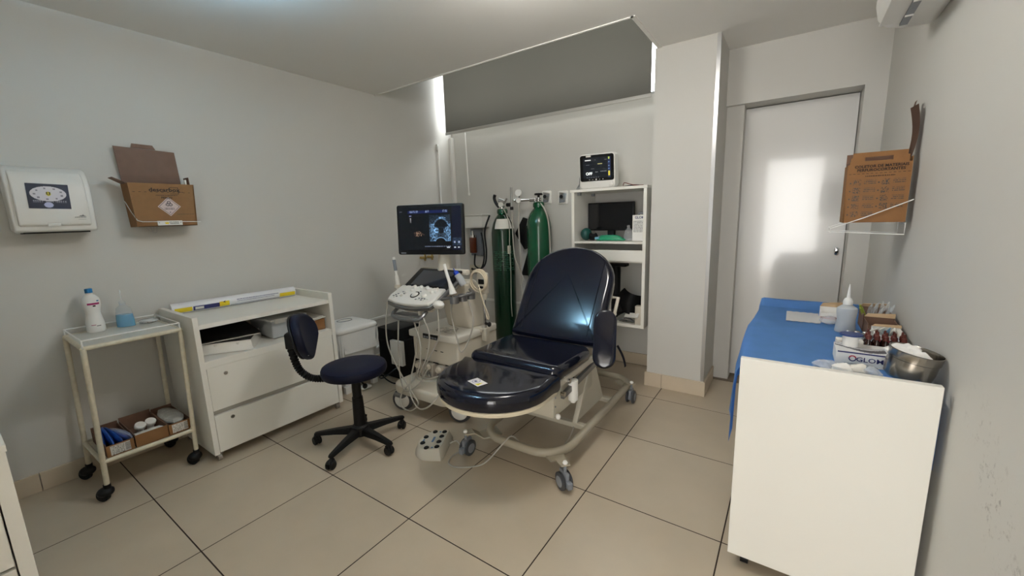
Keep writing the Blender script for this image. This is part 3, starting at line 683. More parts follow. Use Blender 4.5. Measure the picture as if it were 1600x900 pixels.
# rolled film tube on top
A = Vector((-.553, .345, .812+.0345)); Bv = Vector((-.485, 1.062, .812+.0345)); ax = (Bv-A).normalized()
t = thing('rolled_film_tube', 'long white roll with yellow and navy print lying on cabinet', 'roll', tuple(A))
def rollarc(s0, s1, a0, a1, rr, m, nm, parent=None):
    u, w = Vector((0, 0, 1)), ax.cross(Vector((0, 0, 1)))
    bm = B(); n = 12
    gA = [bm.verts.new(A+ax*s0+rr*(math.cos(a0+(a1-a0)*i/n)*w+math.sin(a0+(a1-a0)*i/n)*u)) for i in range(n+1)]
    gB = [bm.verts.new(A+ax*s1+rr*(math.cos(a0+(a1-a0)*i/n)*w+math.sin(a0+(a1-a0)*i/n)*u)) for i in range(n+1)]
    for i in range(n): bm.faces.new((gA[i], gA[i+1], gB[i+1], gB[i]))
    return part(nm, bm, m, parent or t)
bm = B(); cyl(bm, A, Bv, .0340, n=28); roll = part('roll_body', bm, mat('glossy_white_film', S(232, 233, 236), .25), t)
Lr = (Bv-A).length
rollarc(.012, .10, -.75, .12, .0344, M_yellow, 'print_band', roll); rollarc(.105, .275, -.75, .12, .0344, M_navyp, 'print_band', roll); rollarc(.245, .30, -.75, .25, .0346, M_yellow, 'print_band', roll)
rollarc(Lr-.11, Lr-.005, -.75, .12, .0344, M_yellow, 'print_band', roll); rollarc(.115, .16, -.55, -.05, .0347, M_label, 'print_band', roll)
rollarc(.305, Lr-.11, -.78, -.70, .0345, M_navyp, 'print_line', roll)
nrm = (ax.cross(Vector((0, 0, 1)))*math.cos(.1)+Vector((0, 0, 1))*math.sin(.1)).normalized()
MT = plane_M(tuple(A+ax*.47+nrm*.0348), ax, Vector((0, 0, 1)))
smallprint(MT @ T(0, .004, 0), .27, .010, 1, M_navyp, roll, 10); smallprint(MT @ T(-.01, -.007, 0), .24, .006, 1, M_navyp, roll, 11)
text('<', .022, plane_M(tuple(A+ax*.272+nrm*.0352), ax, Vector((0, 0, 1))), M_ink, roll, bold=.001)
# contents of the open shelf
zs = .6028
t = thing('white_tray', 'white ribbed plastic tray on cabinet shelf under a black folder', 'tray', (-.268, .54, zs))
bm = B(); th = .004
TRM = T(-.268, .540, 0) @ RZ(math.radians(-32))
traybox(bm, -.15, .125, -.118, .118, zs, zs+.062); bmesh.ops.transform(bm, matrix=TRM, verts=bm.verts); part('tray_body', bm, M_pvc, t)
for y in (-.055, .055):
    bm = B(); cyl(bm, TRM @ Vector((.117, y, zs+.002)), TRM @ Vector((.128, y, zs+.056)), .009, n=10); part('rib', bm, M_pvc, t)
t = thing('black_folder', 'black folder lying tilted on the white tray', 'folder', (-.25, .47, zs+.068))
bm = B(); slab(bm, (-.47, .335, zs+.118), (-.205, .345, zs+.074), (-.095, .640, zs+.088), (-.40, .655, zs+.135), .007); part('cover', bm, M_blackp, t)
bm = B(); slab(bm, (-.46, .345, zs+.113), (-.203, .352, zs+.0695), (-.097, .634, zs+.0835), (-.40, .645, zs+.130), .004); part('pages', bm, M_label, t)
t = thing('storage_box', 'white translucent plastic box with lid on the cabinet shelf', 'box', (-.34, .856, zs))
bm = B(); box(bm, -.50, -.185, .745, .968, zs, zs+.115, .012, 3); part('box_body', bm, M_transl, t)
bm = B(); box(bm, -.510, -.176, .736, .977, zs+.115, zs+.130, .006, 2); lid = part('lid', bm, M_bin, t)
bm = B(); box(bm, -.178, -.171, .76, .83, zs+.10, zs+.13, .002, 1); part('clip', bm, M_bin, lid)
bm = B(); box(bm, -.30, -.13, .985, 1.072, zs, zs+.075, .001, 1); solo('small_carton', bm, M_card, 'small brown carton at right end of the cabinet shelf', 'carton', (-.2, 1.03, zs))
bm = B(); slab(bm, (-.34, .975, zs+.0755), (-.12, .985, zs+.0755), (-.12, 1.076, zs+.084), (-.34, 1.076, zs+.084), .004); slab(bm, (-.34, .98, zs+.0805), (-.14, .985, zs+.081), (-.14, 1.07, zs+.090), (-.34, 1.07, zs+.090), .004)
solo('paper_stack', bm, M_label, 'flat white papers on the small brown carton in the cabinet', 'paper', (-.2, 1.03, zs+.075))

# ================================================================ STOOL
SXc, SYc, SROT = .452, .888, 137
t = thing('swivel_stool', 'navy round swivel stool with small backrest and black five-star base', 'stool', (SXc, SYc, 0), math.radians(SROT))
bm = B(); lathe(bm, [(0, .448), (.165, .448), (.180, .454), (.186, .468), (.186, .488), (.180, .502), (.160, .509), (.08, .512), (0, .512)], 40); part('seat', bm, M_navyf, t, True)
bm = B(); lathe(bm, [(0, .436), (.10, .436), (.12, .448), (0, .448)], 24); part('seat_plate', bm, M_blackp, t, True)
# backrest: teardrop pad, curved; local back is +y
out = []
for k in range(28):
    a = 2*PI*k/28; x = math.cos(a); z = math.sin(a)
    w = .165*(1+.10*z) if z > -.2 else .165*(1+.10*z)*(1-.35*((-z-.2)/.8)**1.2)
    out.append((w*x, .135*z))
def curvepad(bm, poly, h, er, cz, yb, k):
    s_ = B(); cushion(s_, poly, h, er, .004)
    for v in s_.verts:
        x, z, d = v.co.x, v.co.y, v.co.z
        v.co = Vector((x, yb-d-k*x*x+.18*(z), cz+z))
    return join(bm, s_)
bm = B(); curvepad(bm, out, .048, .020, .700, .280, .9); part('backrest', bm, M_navyf, t, True)
bm = B(); curvepad(bm, [(x*.97, z*.97) for x, z in out], .014, .006, .700, .294, .9); shell = part('backrest_shell', bm, M_blackp, t, True)
bm = B(); box(bm, .152, .160, .240, .2415, .60, .63); 
bm.free()
bm = B(); prism(bm, rrect(.016, .045, .002, 2), .0012, plane_M((-.088, .2195, .635), (1, -.16, 0), (0, .18, 1))); part('care_tag', bm, M_label, t, True)
bm = B(); tube(bm, [(0, .10, .438), (0, .18, .437), (0, .245, .452), (0, .295, .50), (0, .318, .57), (0, .335, .68)], .020, 12, sub=14, rf=lambda q: 1+.16*math.sin(q*170)); part('gaiter', bm, M_rubber, t, True, 'ribbed black bellows')
bm = B(); box(bm, -.03, .03, .296, .350, .64, .73, .008, 2); part('back_bracket', bm, M_blackp, t, True)
bm = B(); lathe(bm, [(0, .07), (.036, .07), (.036, .10), (.033, .24), (.031, .30), (.026, .302), (.026, .436), (0, .436)], 20); part('gas_column', bm, M_blackp, t, True)
bm = B(); cyl(bm, (0, -.01, .425), (-.10, -.06, .412), .005, n=8); lump(bm, (-.115, -.068, .408), (.022, .014, .014), 1, .03); part('height_lever', bm, M_blackp, t, True)
bm = B(); lathe(bm, [(0, .06), (.05, .06), (.055, .075), (.05, .115), (.038, .125), (0, .125)], 20); part('base_hub', bm, M_blackp, t, True)
for k in range(5):
    a = math.radians(1-SROT+72*k); M = RZ(a)
    bm = B(); t_ = B()
    pr = [(.03, .068, .112, .030), (.15, .070, .100, .024), (.265, .064, .084, .018), (.280, .064, .080, .012)]
    rings = []
    for r, z0_, z1_, hw in pr: rings.append([t_.verts.new(Vector(c)) for c in ((r, -hw, z0_), (r, hw, z0_), (r, hw*.75, z1_), (r, -hw*.75, z1_))])
    for p, q in zip(rings, rings[1:]):
        for i in range(4): t_.faces.new((p[i], p[(i+1) % 4], q[(i+1) % 4], q[i]))
    t_.faces.new(rings[0][::-1]); t_.faces.new(rings[-1]); bmesh.ops.bevel(t_, geom=t_.edges[:], offset=.004, segments=2, affect='EDGES'); join(bm, t_, M)
    part('leg', bm, M_blackp, t, True)
    bm = B(); Mc = M @ T(.265, 0, 0) @ RZ(.8*k)
    for s in (-1, 1): lathe(bm, [(0, -.009), (.021, -.009), (.0255, -.005), (.0255, .005), (.021, .009), (0, .009)], 18, Mc @ T(-.012, s*.0125, .0255) @ RX(PI/2))
    tube(bm, [Mc @ Vector(p) for p in ((.012, 0, .02), (.008, 0, .044), (-.012, 0, .053), (-.034, 0, .040))], .011, 8); cyl(bm, Mc @ Vector((0, 0, .045)), Mc @ Vector((0, 0, .068)), .007, n=10)
    part('caster', bm, M_rubber, t, True)

# ================================================================ WASTE BIN
t = thing('waste_bin', 'white pedal bin with domed lid and white liner in the corner beside the drawer cabinet', 'bin', (-.39, 1.40, 0))
def frust(bm, x0, x1, y0, y1, z0, z1, ins, r=.04):
    cx, cy = (x0+x1)/2, (y0+y1)/2; a = rrect(x1-x0-2*ins, y1-y0-2*ins, r, 4); b = rrect(x1-x0, y1-y0, r, 4)
    A_ = [bm.verts.new((cx+x, cy+y, z0)) for x, y in a]; B_ = [bm.verts.new((cx+x, cy+y, z1)) for x, y in b]; n = len(a)
    bm.faces.new(A_[::-1]); bm.faces.new(B_)
    for i in range(n): bm.faces.new((A_[i], A_[(i+1) % n], B_[(i+1) % n], B_[i]))
    return bm
bx0, bx1, by0, by1 = -.585, -.215, 1.215, 1.585
bm = B(); frust(bm, bx0+.012, bx1-.012, by0+.012, by1-.012, .05, .485, .035); part('bin_body', bm, M_bin, t)
def liner(u, v):
    a = 2*PI*u; q = rrect(1, 1, .1, 6); n = len(q); f_ = u*n; i = int(f_) % n; j = (i+1) % n; w = f_-int(f_)
    x = q[i][0]*(1-w)+q[j][0]*w; y = q[i][1]*(1-w)+q[j][1]*w; k = .370-.012*v+.010*math.sin(u*41+v*5)*v+.006*math.sin(u*93)*v
    return Vector(((bx0+bx1)/2+x*k, (by0+by1)/2+y*k, .492-v*(.17+.025*math.sin(u*23)+.018*math.sin(u*57+1))))
bm = B(); sheet(bm, liner, 96, 8); part('bin_liner', bm, mat('bin_liner_plastic', S(222, 223, 222), .35, bump=.6, bscale=30), t, ang=80)
bm = B(); cushion(bm, rrect(bx1-bx0, by1-by0, .05, 5), .045, .025, .022, T((bx0+bx1)/2, (by0+by1)/2, .488)); lid = part('lid', bm, M_bin, t)
bm = B(); tube(bm, [(-.44, 1.36, .553), (-.40, 1.33, .557), (-.36, 1.36, .556), (-.36, 1.43, .556), (-.40, 1.45, .556), (-.44, 1.42, .555)], .0022, 5, closed=True); part('recycling_mark', bm, M_greyp, lid)
for x, y in ((bx0+.05, by0+.06), (bx1-.055, by0+.06), (bx1-.055, by1-.06), (bx0+.05, by1-.06)):
    bm = B(); box(bm, x-.02, x+.02, y-.025, y+.025, 0, .06, .006, 2); part('foot', bm, M_bin, t)
bm = B(); box(bm, bx1-.04, bx1+.03, 1.36, 1.44, .012, .03, .005, 2); part('pedal', bm, M_bin, t)

# ================================================================ ULTRASOUND MACHINE
t = thing('ultrasound_machine', 'beige wheeled ultrasound machine with lit screen, control panel and hanging probe cables', 'ultrasound', (.50, 1.58, 0))
# wheeled base
bm = B(); cushion(bm, rrect(.54, .74, .07, 5), .075, .02, 0, T(.535, 1.655, .135)); bs = part('base', bm, M_us, t)
for x, y in ((.335, 1.325), (.81, 1.40), (.345, 1.96), (.725, 1.96)):
    bm = B(); lathe(bm, [(0, -.024), (.055, -.024), (.076, -.017), (.080, 0), (.076, .017), (.055, .024), (0, .024)], 28, T(x, y, .080) @ RZ(1.95) @ RY(PI/2)); w = part('wheel', bm, mat('wheel_grey', S(70, 70, 72), .5), t)
    bm = B(); lathe(bm, [(0, -.034), (.040, -.032), (.056, -.024), (.056, .024), (.040, .032), (0, .034)], 24, T(x, y, .080) @ RZ(1.95) @ RY(PI/2)); part('wheel_cover', bm, M_usw, w)
    bm = B(); box(bm, x-.045, x+.045, y-.05, y+.05, .105, .137, .012, 2); part('wheel_housing', bm, M_usg, t)
# lower body
bm = B(); box(bm, .275, .725, 1.50, 1.95, .315, .50, .02, 3); body = part('body', bm, M_us, t)
bm = B(); box(bm, .285, .715, 1.56, 1.94, .205, .32, .01, 2); part('body_plinth', bm, mat('equipment_taupe', S(150, 143, 132), .5), t)
bm = B(); box(bm, .262, .738, 1.478, 1.93, .498, .548, .010, 3); top = part('body_top', bm, mat('equipment_light', S(214, 210, 200), .4), t)
bm = B(); box(bm, .415, .565, 1.474, 1.482, .506, .540, .002, 1); dv = part('drive_slot', bm, M_blackp, t)
for k in range(5):
    bm = B(); box(bm, .425+k*.027, .445+k*.027, 1.472, 1.476, .512, .524); part('slot_button', bm, M_greyp, dv)
for x in (.42, .50, .56):
    bm = B(); box(bm, x, x+.025, 1.497, 1.502, .415, .420); part('vent_slot', bm, M_blackp, body)
for k in range(4):
    x = .355+k*.105
    bm = B(); box(bm, x-.036, x+.036, 1.47, 1.565, .215, .315, .006, 2); cn = part('probe_connector', bm, mat('connector_taupe', S(168, 160, 148), .45), t)
    bm = B(); lathe(bm, [(0, 0), (.022, 0), (.022, .012), (.017, .022), (0, .022)], 16, T(x, 1.468, .295) @ RX(PI/2)); part('connector_knob', bm, M_us, cn)
    bm = B(); box(bm, x-.018, x+.018, 1.462, 1.472, .225, .262, .003, 1); part('cable_boot', bm, M_usg, cn)
for x in (.375, .48, .60):
    bm = B(); box(bm, x, x+.05, 1.497, 1.501, .322, .327); part('vent_slot', bm, M_blackp, body)
# column and console
bm = B(); prism(bm, [(1.70, .54), (1.90, .54), (1.86, .75), (1.80, .90), (1.62, .90), (1.66, .72)], .24, Matrix(((0, 0, 1, .44), (1, 0, 0, 0), (0, 1, 0, 0), (0, 0, 0, 1))), .03, 3); part('column', bm, M_us, t)
smallprint(plane_M((.682, 1.74, .80), (0, 1, 0), (0, .1, 1)), .03, .015, 1, M_blackp, t, 33)
Lx = lambda y, z: None
# control panel: slopes upward to the rear
sl = math.atan2(.075, .155); PM = T(.465, 1.305, .797) @ RX(sl)
bm = B(); cushion(bm, [(-.195, .01), (-.10, -.012), (0, -.018), (.10, -.012), (.195, .01), (.215, .06), (.205, .185), (-.205, .185), (-.215, .06)], .020, .008, 0, PM @ T(0, 0, -.012)); cp = part('control_panel', bm, M_usw, t)
bm = B(); cushion(bm, [(-.205, .0), (-.10, -.024), (0, -.030), (.10, -.024), (.205, .0), (.225, .06), (.215, .36), (-.215, .36), (-.225, .06)], .028, .01, 0, PM @ T(0, 0, -.040)); part('console_tray', bm, M_usg, t)
bm = B(); cushion(bm, [(-.20, .02), (0, -.012), (.20, .02), (.20, .35), (-.20, .35)], .03, .012, 0, PM @ T(0, 0, -.068)); part('console_base', bm, M_us, t)
kr = random.Random(9)
bm = B(); lathe(bm, [(.034, 0), (.034, .003), (.026, .003)], 24, PM @ T(.01, .085, .008), closed=False); part('trackball_ring', bm, M_blackp, cp)
bm = B(); lathe(bm, [(.022, 0), (.022, .006), (.016, .014), (0, .017)], 20, PM @ T(.01, .085, .006)); part('trackball', bm, M_usw, cp)
for x, y, r in ((-.10, .06, .011), (-.09, .10, .011), (-.055, .125, .012), (.10, .085, .018), (.13, .13, .014), (.165, .14, .014), (-.06, .165, .013), (.0, .168, .013), (.06, .168, .013), (.16, .165, .008)):
    bm = B(); lathe(bm, [(r, 0), (r*.9, .012), (r*.7, .015), (0, .015)], 14, PM @ T(x, y, .008)); part('knob', bm, M_pvc, cp)
for x, y in [(-.17+.012*i, .05+.013*i) for i in range(6)]+[(-.15+.014*i, .035+.012*i) for i in range(5)]+[(.06+.025*i, .04) for i in range(4)]+[(.08+.025*i, .055) for i in range(4)]+[(-.03+.02*i, .125) for i in range(4)]:
    bm = B(); box(bm, -.007, .007, -.004, .004, 0, .004, .001, 1, PM @ T(x, y, .008)); part('key', bm, M_greyp if kr.random() < .5 else M_pvc, cp)
# touch screen behind, steeper
sl2 = math.atan2(.108, .175); TM = T(.465, 1.47, .868) @ RX(sl2)
bm = B(); box(bm, -.205, .205, 0, .21, -.012, .006, .005, 2, TM); ts = part('touch_screen', bm, M_blackp, t)
bm = B(); box(bm, -.15, .165, .025, .185, .006, .0072, 0, 1, TM); part('touch_glass', bm, mat('dark_glass', S(42, 46, 54), .12, coat=.5), ts)
for k in range(7):
    bm = B(); lathe(bm, [(.011, 0), (.010, .014), (0, .015)], 12, TM @ T(-.16+k*.052, .006, .006)); part('dial', bm, M_blackp, ts)
bm = B(); box(bm, .245, .70, 1.655, 1.70, .945, .985, .012, 2); part('console_rim', bm, M_us, t)
# front handle loop
bm = B(); tube(bm, [(.34, 1.36, .76), (.335, 1.31, .725), (.35, 1.28, .705), (.42, 1.265, .70), (.54, 1.265, .70), (.60, 1.28, .705), (.615, 1.31, .725), (.61, 1.36, .76)], .013, 10); part('front_handle', bm, M_usg, t)
bm = B(); box(bm, .36, .59, 1.29, 1.36, .712, .722, .004, 2); part('handle_plate', bm, M_usg, t)
# monitor arm
bm = B(); tube(bm, [(.47, 1.68, .97), (.475, 1.68, 1.02), (.485, 1.67, 1.06), (.50, 1.655, 1.12), (.50, 1.645, 1.24)], .042, 14, rf=lambda q: 1.25-.45*q); part('monitor_arm', bm, M_us, t)
# monitor
ua = math.radians(17.5); MM = T(.432, 1.60, 1.268) @ RZ(ua) @ RX(math.radians(-3))
bm = B(); prism(bm, rrect(.520, .352, .014, 4), .030, MM @ RX(PI/2) @ T(0, 0, -.022), .006); mon = part('monitor', bm, M_blackp, t)
bm = B(); box(bm, -.12, .12, .018, .05, -.10, .10, .02, 2, MM); part('monitor_back', bm, M_us, t)
rn = random.Random(12); GR = [[rn.random() for _ in range(64)] for _ in range(64)]
def vnoise(x, y):
    x %= 63; y %= 63; i, j = int(x), int(y); a, b = x-i, y-j; a = a*a*(3-2*a); b = b*b*(3-2*b)
    return (GR[i][j]*(1-a)+GR[i+1][j]*a)*(1-b)+(GR[i][j+1]*(1-a)+GR[i+1][j+1]*a)*b
def usimg(u, v):
    c = [.0006, .0008, .002]
    if u > .86: c = [.001, .002, .014]
    if .085 < v < .145 and .15 < u < .80: c = [.004, .010, .075]
    if .085 < v < .13 and (.18 < u < .33 or .44 < u < .5 or .72 < u < .79) and vnoise(u*260, v*120) > .5: c = [.25, .32, .5]
    if .50 < u < .835 and .19 < v < .80:
        d = math.hypot((u-.685)*1.45, v-.44); n = .55*vnoise(u*70, v*48)+.45*vnoise(u*150+9, v*100)
        base = .10+.55*(v > .40)*(1-min(1, abs(abs(u-.685)-.125)/.075))
        if v < .33: base = .06
        if .24 < v < .28 and .66 < u < .76: base = .8
        i = base*(max(0, n-.25)*2.2)
        if d < .155 and v < .47: i *= .06
        if abs(d-.16) < .016 and v < .42: i += .35*n
        q = math.hypot((u-.615)*1.45, v-.55)
        if abs(q-.045) < .017: i += .9*n
        q = math.hypot((u-.755)*1.45, v-.55)
        if q < .05: i += 1.0*max(0, n-.3)
        b = math.hypot((u-.675)*1.45, v-.85)
        if b < .13: i = 0
        elif b < .148: i += .45
        if math.hypot((u-.685)*1.45, v-.55) < .07: i *= .15
        i = min(1.2, i); c = [c[0]+i*.30, c[1]+i*.58, c[2]+i*.95]
    if .19 < u < .205 and .25 < v < .36: c = [.4-.9*(v-.25)*3]*3
    if .175 < u < .21 and .19 < v < .215: c = [.3, .34, .6]
    if .19 < u < .47 and .50 < v < .75:
        n = vnoise(u*120, v*70); w = math.exp(-((u-.32)/.10)**2-((v-.62)/.07)**2)
        if n*w+.25*n > .60: c = [.32, .20, .13]
    if .905 < v < .925 and .42 < u < .84 and int(u*70) % 2: c = [.25, .3, .42]
    if .93 < v < .95 and (.77 < u < .82 or .88 < u < .91 or .94 < u < .97): c = [.5, .55, .6]
    if u > .86 and .72 < v < .9:
        n = vnoise(u*60, v*40); c = [.01+.1*max(0, n-.6), .02+.15*max(0, n-.6), .10*n]
        if .80 < v < .84 and (.88 < u < .905 or .945 < u < .975): c = [.3, .35, .5]
    if .02 < u < .06 and .09 < v < .11: c = [.12, .12, .14]
    return c
printed('screen', .486, .302, 170, 108, usimg, MM @ T(0, -.0095, .008) @ RX(PI/2), M_screen, mon, label='lit screen with blue ultrasound image')
bm = B(); box(bm, -.235, -.195, -.0096, -.0085, -.168, -.160, 0, 1, MM); part('bezel_mark', bm, M_greyp, mon)
# probe holder on the left with a stick probe
bm = B(); tube(bm, [(.262, 1.43, .835), (.21, 1.47, .84), (.165, 1.50, .845)], .016, 8); lathe(bm, [(0, 0), (.026, .004), (.026, .03), (.020, .03), (.018, .006), (0, .006)], 14, T(.160, 1.50, .84) @ RX(-.12)); part('probe_holder', bm, M_us, t)
bm = B(); tube(bm, [(.162, 1.50, .86), (.155, 1.50, .92), (.145, 1.503, 1.0), (.135, 1.505, 1.075)], .010, 10, rf=lambda q: 1.7-1.0*q if q < .4 else (1.1 if q > .55 else .9)); part('probe', bm, M_usw, t)
bm = B(); tube(bm, [(.1525, 1.4985, .975), (.1405, 1.4995, 1.055)], .0125, 10, smooth=False); part('probe_sheath', bm, M_greyp, t)
# right side probes
bm = B(); tube(bm, [(.722, 1.42, 1.055), (.735, 1.42, 1.01), (.755, 1.42, .955), (.775, 1.42, .90), (.785, 1.42, .865)], .013, 10, rf=lambda q: .8+.05*q if q < .55 else .85+1.3*(q-.55)*2); part('probe', bm, M_usw, t)
bm = B(); lump(bm, (.71, 1.36, .80), (.042, .03, .028), 2, .05); part('probe', bm, M_usw, t)
bm = B(); lathe(bm, [(0, 0), (.012, 0), (.014, .05), (.02, .10), (0, .10)], 12, T(.565, 1.33, .70)); part('probe', bm, M_us, t)
bm = B(); tube(bm, [(.68, 1.42, .82), (.74, 1.45, .83), (.80, 1.50, .84), (.80, 1.60, .845), (.72, 1.66, .85)], .010, 8)
for y in (1.44, 1.52, 1.60): lathe(bm, [(.022, 0), (.030, .0), (.032, .045), (.026, .045), (.022, .0)], 14, T(.775+.02*(y-1.44), y, .80), closed=False)
part('probe_rack', bm, M_usg, t)
for nm, pts in (('a', [(.28, 1.30, .79), (.252, 1.29, .588), (.283, 1.28, .453), (.376, 1.27, .328), (.505, 1.25, .216), (.572, 1.25, .135), (.505, 1.24, .070), (.414, 1.24, .080), (.40, 1.26, .16), (.44, 1.34, .24), (.36, 1.465, .25)]),
                ('b', [(.385, 1.30, .70), (.368, 1.29, .49), (.373, 1.28, .304), (.44, 1.26, .190), (.542, 1.30, .25), (.50, 1.42, .30), (.46, 1.465, .25)]),
                ('c', [(.56, 1.33, .70), (.605, 1.29, .70), (.575, 1.29, .60), (.54, 1.28, .434), (.50, 1.25, .22), (.60, 1.22, .125), (.72, 1.22, .17), (.74, 1.34, .26), (.67, 1.465, .25)]),
                ('d', [(.58, 1.33, .72), (.65, 1.29, .70), (.68, 1.29, .60), (.645, 1.28, .449), (.57, 1.28, .322), (.53, 1.40, .25), (.46, 1.465, .24)]),
                ('e', [(.712, 1.35, .79), (.72, 1.34, .69), (.715, 1.33, .575), (.60, 1.31, .378), (.545, 1.34, .27), (.565, 1.465, .25)]),
                ('f', [(.785, 1.42, .86), (.74, 1.44, .72), (.77, 1.45, .55), (.80, 1.45, .47), (.845, 1.48, .55), (.875, 1.50, .685), (.84, 1.50, .82)]),
                ('g', [(.52, 1.33, .71), (.56, 1.28, .69), (.60, 1.28, .55), (.60, 1.27, .42), (.56, 1.27, .30), (.60, 1.40, .24), (.67, 1.465, .24)])):
    bm = B(); tube(bm, pts, .0052, 6, sub=7); part('probe_cable', bm, M_cable, t)
for k, (x, y) in enumerate(((.52, 1.58), (.56, 1.62), (.60, 1.56))):
    bm = B(); tube(bm, [(x+.055*math.cos(a), y+.04*math.sin(a), .552+.004*k) for a in [i*PI/4 for i in range(8)]], .0035, 5, closed=True, sub=4); part('coiled_cable', bm, M_cable, t)
# pole and bracket on the right side with coiled cable
def partp(n, bm, m, p):
    bmesh.ops.translate(bm, vec=(-.055, -.10, .03), verts=bm.verts); return part(n, bm, m, p)
bm = B(); box(bm, .72, .83, 1.83, 1.87, .49, .525, .006, 2); box(bm, .80, .85, 1.83, 1.875, .43, .53, .012, 2); partp('pole_bracket', bm, M_us, t)
bm = B(); cyl(bm, (.825, 1.852, .45), (.825, 1.852, .74), .012, n=12); partp('pole', bm, M_chrome, t)
bm = B(); lathe(bm, [(0, 0), (.016, 0), (.024, .02), (.028, .045), (0, .045)], 16, T(.825, 1.852, .735)); box(bm, .785, .86, 1.83, 1.87, .78, .93, .008, 2); partp('pole_head', bm, M_us, t)
bm = B(); box(bm, .80, .85, 1.822, 1.83, .85, .885, .003, 1); box(bm, .80, .84, 1.822, 1.83, .82, .835); partp('pole_slot', bm, M_blackp, t)
bm = B(); cyl(bm, (.84, 1.84, .565), (.875, 1.83, .565), .010, n=12); lump(bm, (.882, 1.828, .565), (.012, .018, .018), 1, .02); partp('clamp_knob', bm, M_rubber, t)
for k in range(5):
    bm = B(); r = .070+.004*(k % 3); tube(bm, [(.815+r*math.cos(a)*.95, 1.80+.006*k, .870+r*math.sin(a)+.003*k) for a in [i*PI/6+.3*k for i in range(12)]], .0045, 6, closed=True, sub=3); partp('coiled_cable', bm, mat('ivory_cable', S(205, 192, 168), .5), t)
bm = B(); tube(bm, [(.83, 1.79, .85), (.87, 1.78, .75), (.915, 1.78, .64), (.905, 1.78, .62), (.88, 1.785, .70), (.84, 1.79, .83)], .004, 6); partp('coiled_cable', bm, mat('ivory_cable', S(205, 192, 168), .5), t)
# gel bottle in the rack
bc = Vector((.70, 1.62, .885)); GMx = T(*bc) @ RX(.25) @ RY(-.45)
t = thing('gel_bottle', 'small white gel bottle with bright blue cap beside ultrasound console', 'bottle', tuple(bc))
bm = B(); lathe(bm, [(0, 0), (.024, 0), (.027, .005), (.027, .07), (.022, .085), (.010, .09), (0, .09)], 20, GMx); part('bottle_body', bm, M_transl, t)
bm = B(); lathe(bm, [(.0, .088), (.018, .088), (.018, .108), (.012, .112), (.004, .116), (.003, .135), (0, .135)], 18, GMx); part('cap', bm, mat('bright_blue_cap', S(20, 66, 190), .35), t)

# ================================================================ CORNER WALL EQUIPMENT
bm = B(); box(bm, -.37, -.14, 2.90, YB, 1.235, 1.36, .006, 2); box(bm, -.385, -.125, 2.885, YB, 1.36, 1.372, .002, 1); 
solo('wall_box', bm, M_pvc, 'white wall box with overhanging lid behind the ultrasound screen', 'wall box', (-.25, 2.96, 1.235))
t = thing('humidifier_jar', 'amber humidifier jar hanging on back wall below the white wall box', 'jar', (-.31, 2.95, .96))
bm = B(); lathe(bm, [(0, .965), (.038, .965), (.040, .975), (.040, 1.13), (0, 1.13)], 20, T(-.31, 2.95, 0)); part('jar_glass', bm, mat('amber_jar', S(92, 40, 18), .15, coat=.5), t)
bm = B(); lathe(bm, [(0, 1.13), (.042, 1.13), (.042, 1.155), (.012, 1.16), (.012, 1.20), (0, 1.20)], 20, T(-.31, 2.95, 0)); part('jar_cap', bm, M_chrome, t)
bm = B(); box(bm, -.38, -.23, 2.99, YB, .93, 1.22, .004, 1); part('back_plate', bm, M_greyp, t)
bm = B(); box(bm, -.43, -.27, YB-.02, YB, .73, .82, .004, 2); so = solo('power_socket', bm, mat('aged_plastic', S(205, 198, 178), .4), 'aged cream power socket low on back wall by the corner', 'socket', (-.35, YB-.02, .73))
for x in (-.39, -.31):
    bm = B(); cyl(bm, (x, YB-.021, .775), (x, YB-.023, .775), .014, n=14); part('socket_hole', bm, M_dark, so)
for pts, lab in (([(.045, 2.80, 1.36), (-.01, 2.78, 1.20), (-.03, 2.82, 1.0), (-.10, 2.88, .86), (-.20, 2.92, .80), (-.30, 2.95, .83), (-.29, 2.95, .95)], 'dark hose looping from left gas cylinder to the humidifier'),
                 ([(-.20, 2.96, 1.18), (-.15, 2.93, 1.05), (-.13, 2.9, .90), (-.18, 2.9, .80), (-.35, 2.97, .78)], 'black cable looping beside the humidifier jar')):
    bm = B(); tube(bm, pts, .009, 8, sub=8); solo('hose', bm, M_cabledk, lab, 'hose', pts[-1])
t = thing('brass_valve_pair', 'small brass valve fittings on left wall behind ultrasound console', 'valve', (-.56, 2.5, .93))
for y in (2.46, 2.56):
    bm = B(); cyl(bm, (XL, y, .95), (-.54, y, .95), .014, n=12); cyl(bm, (-.55, y, .92), (-.55, y, .99), .010, n=10); lathe(bm, [(0, 0), (.022, 0), (.022, .012), (0, .012)], 10, T(-.55, y, .985)); part('valve', bm, mat('brass', S(190, 165, 105), .3, .9), t)
bm = B(); box(bm, -.38, -.10, 1.68, 1.95, 0.0, .33, .01, 2); box(bm, -.36, -.12, 1.66, 1.93, .33, .44, .01, 2); solo('power_stabilizer', bm, M_blackp, 'black electrical box on floor between waste bin and ultrasound machine', 'electrical box', (-.24, 1.8, 0))
bm = B(); box(bm, -.16, -.02, 1.63, 1.665, .15, .36, .006, 2); solo('white_carton', bm, M_usw, 'small white box leaning on the black electrical box', 'box', (-.1, 1.64, .15))
for pts, lab in (([(-.12, 1.66, .12), (-.18, 1.55, .05), (-.32, 1.63, .012), (-.20, 1.75, .010), (.05, 1.72, .010), (.22, 1.8, .012)], 'black power cable lying on the floor by the waste bin'),
                 ([(-.55, 1.62, .44), (-.52, 1.63, .25), (-.40, 1.64, .10), (-.20, 1.60, .012), (.0, 1.62, .010), (.25, 1.9, .012)], 'thin black cable dropping from the wall duct to the floor')):
    bm = B(); tube(bm, pts, .006, 7, sub=8); solo('power_cable', bm, M_cabledk, lab, 'cable', pts[3])

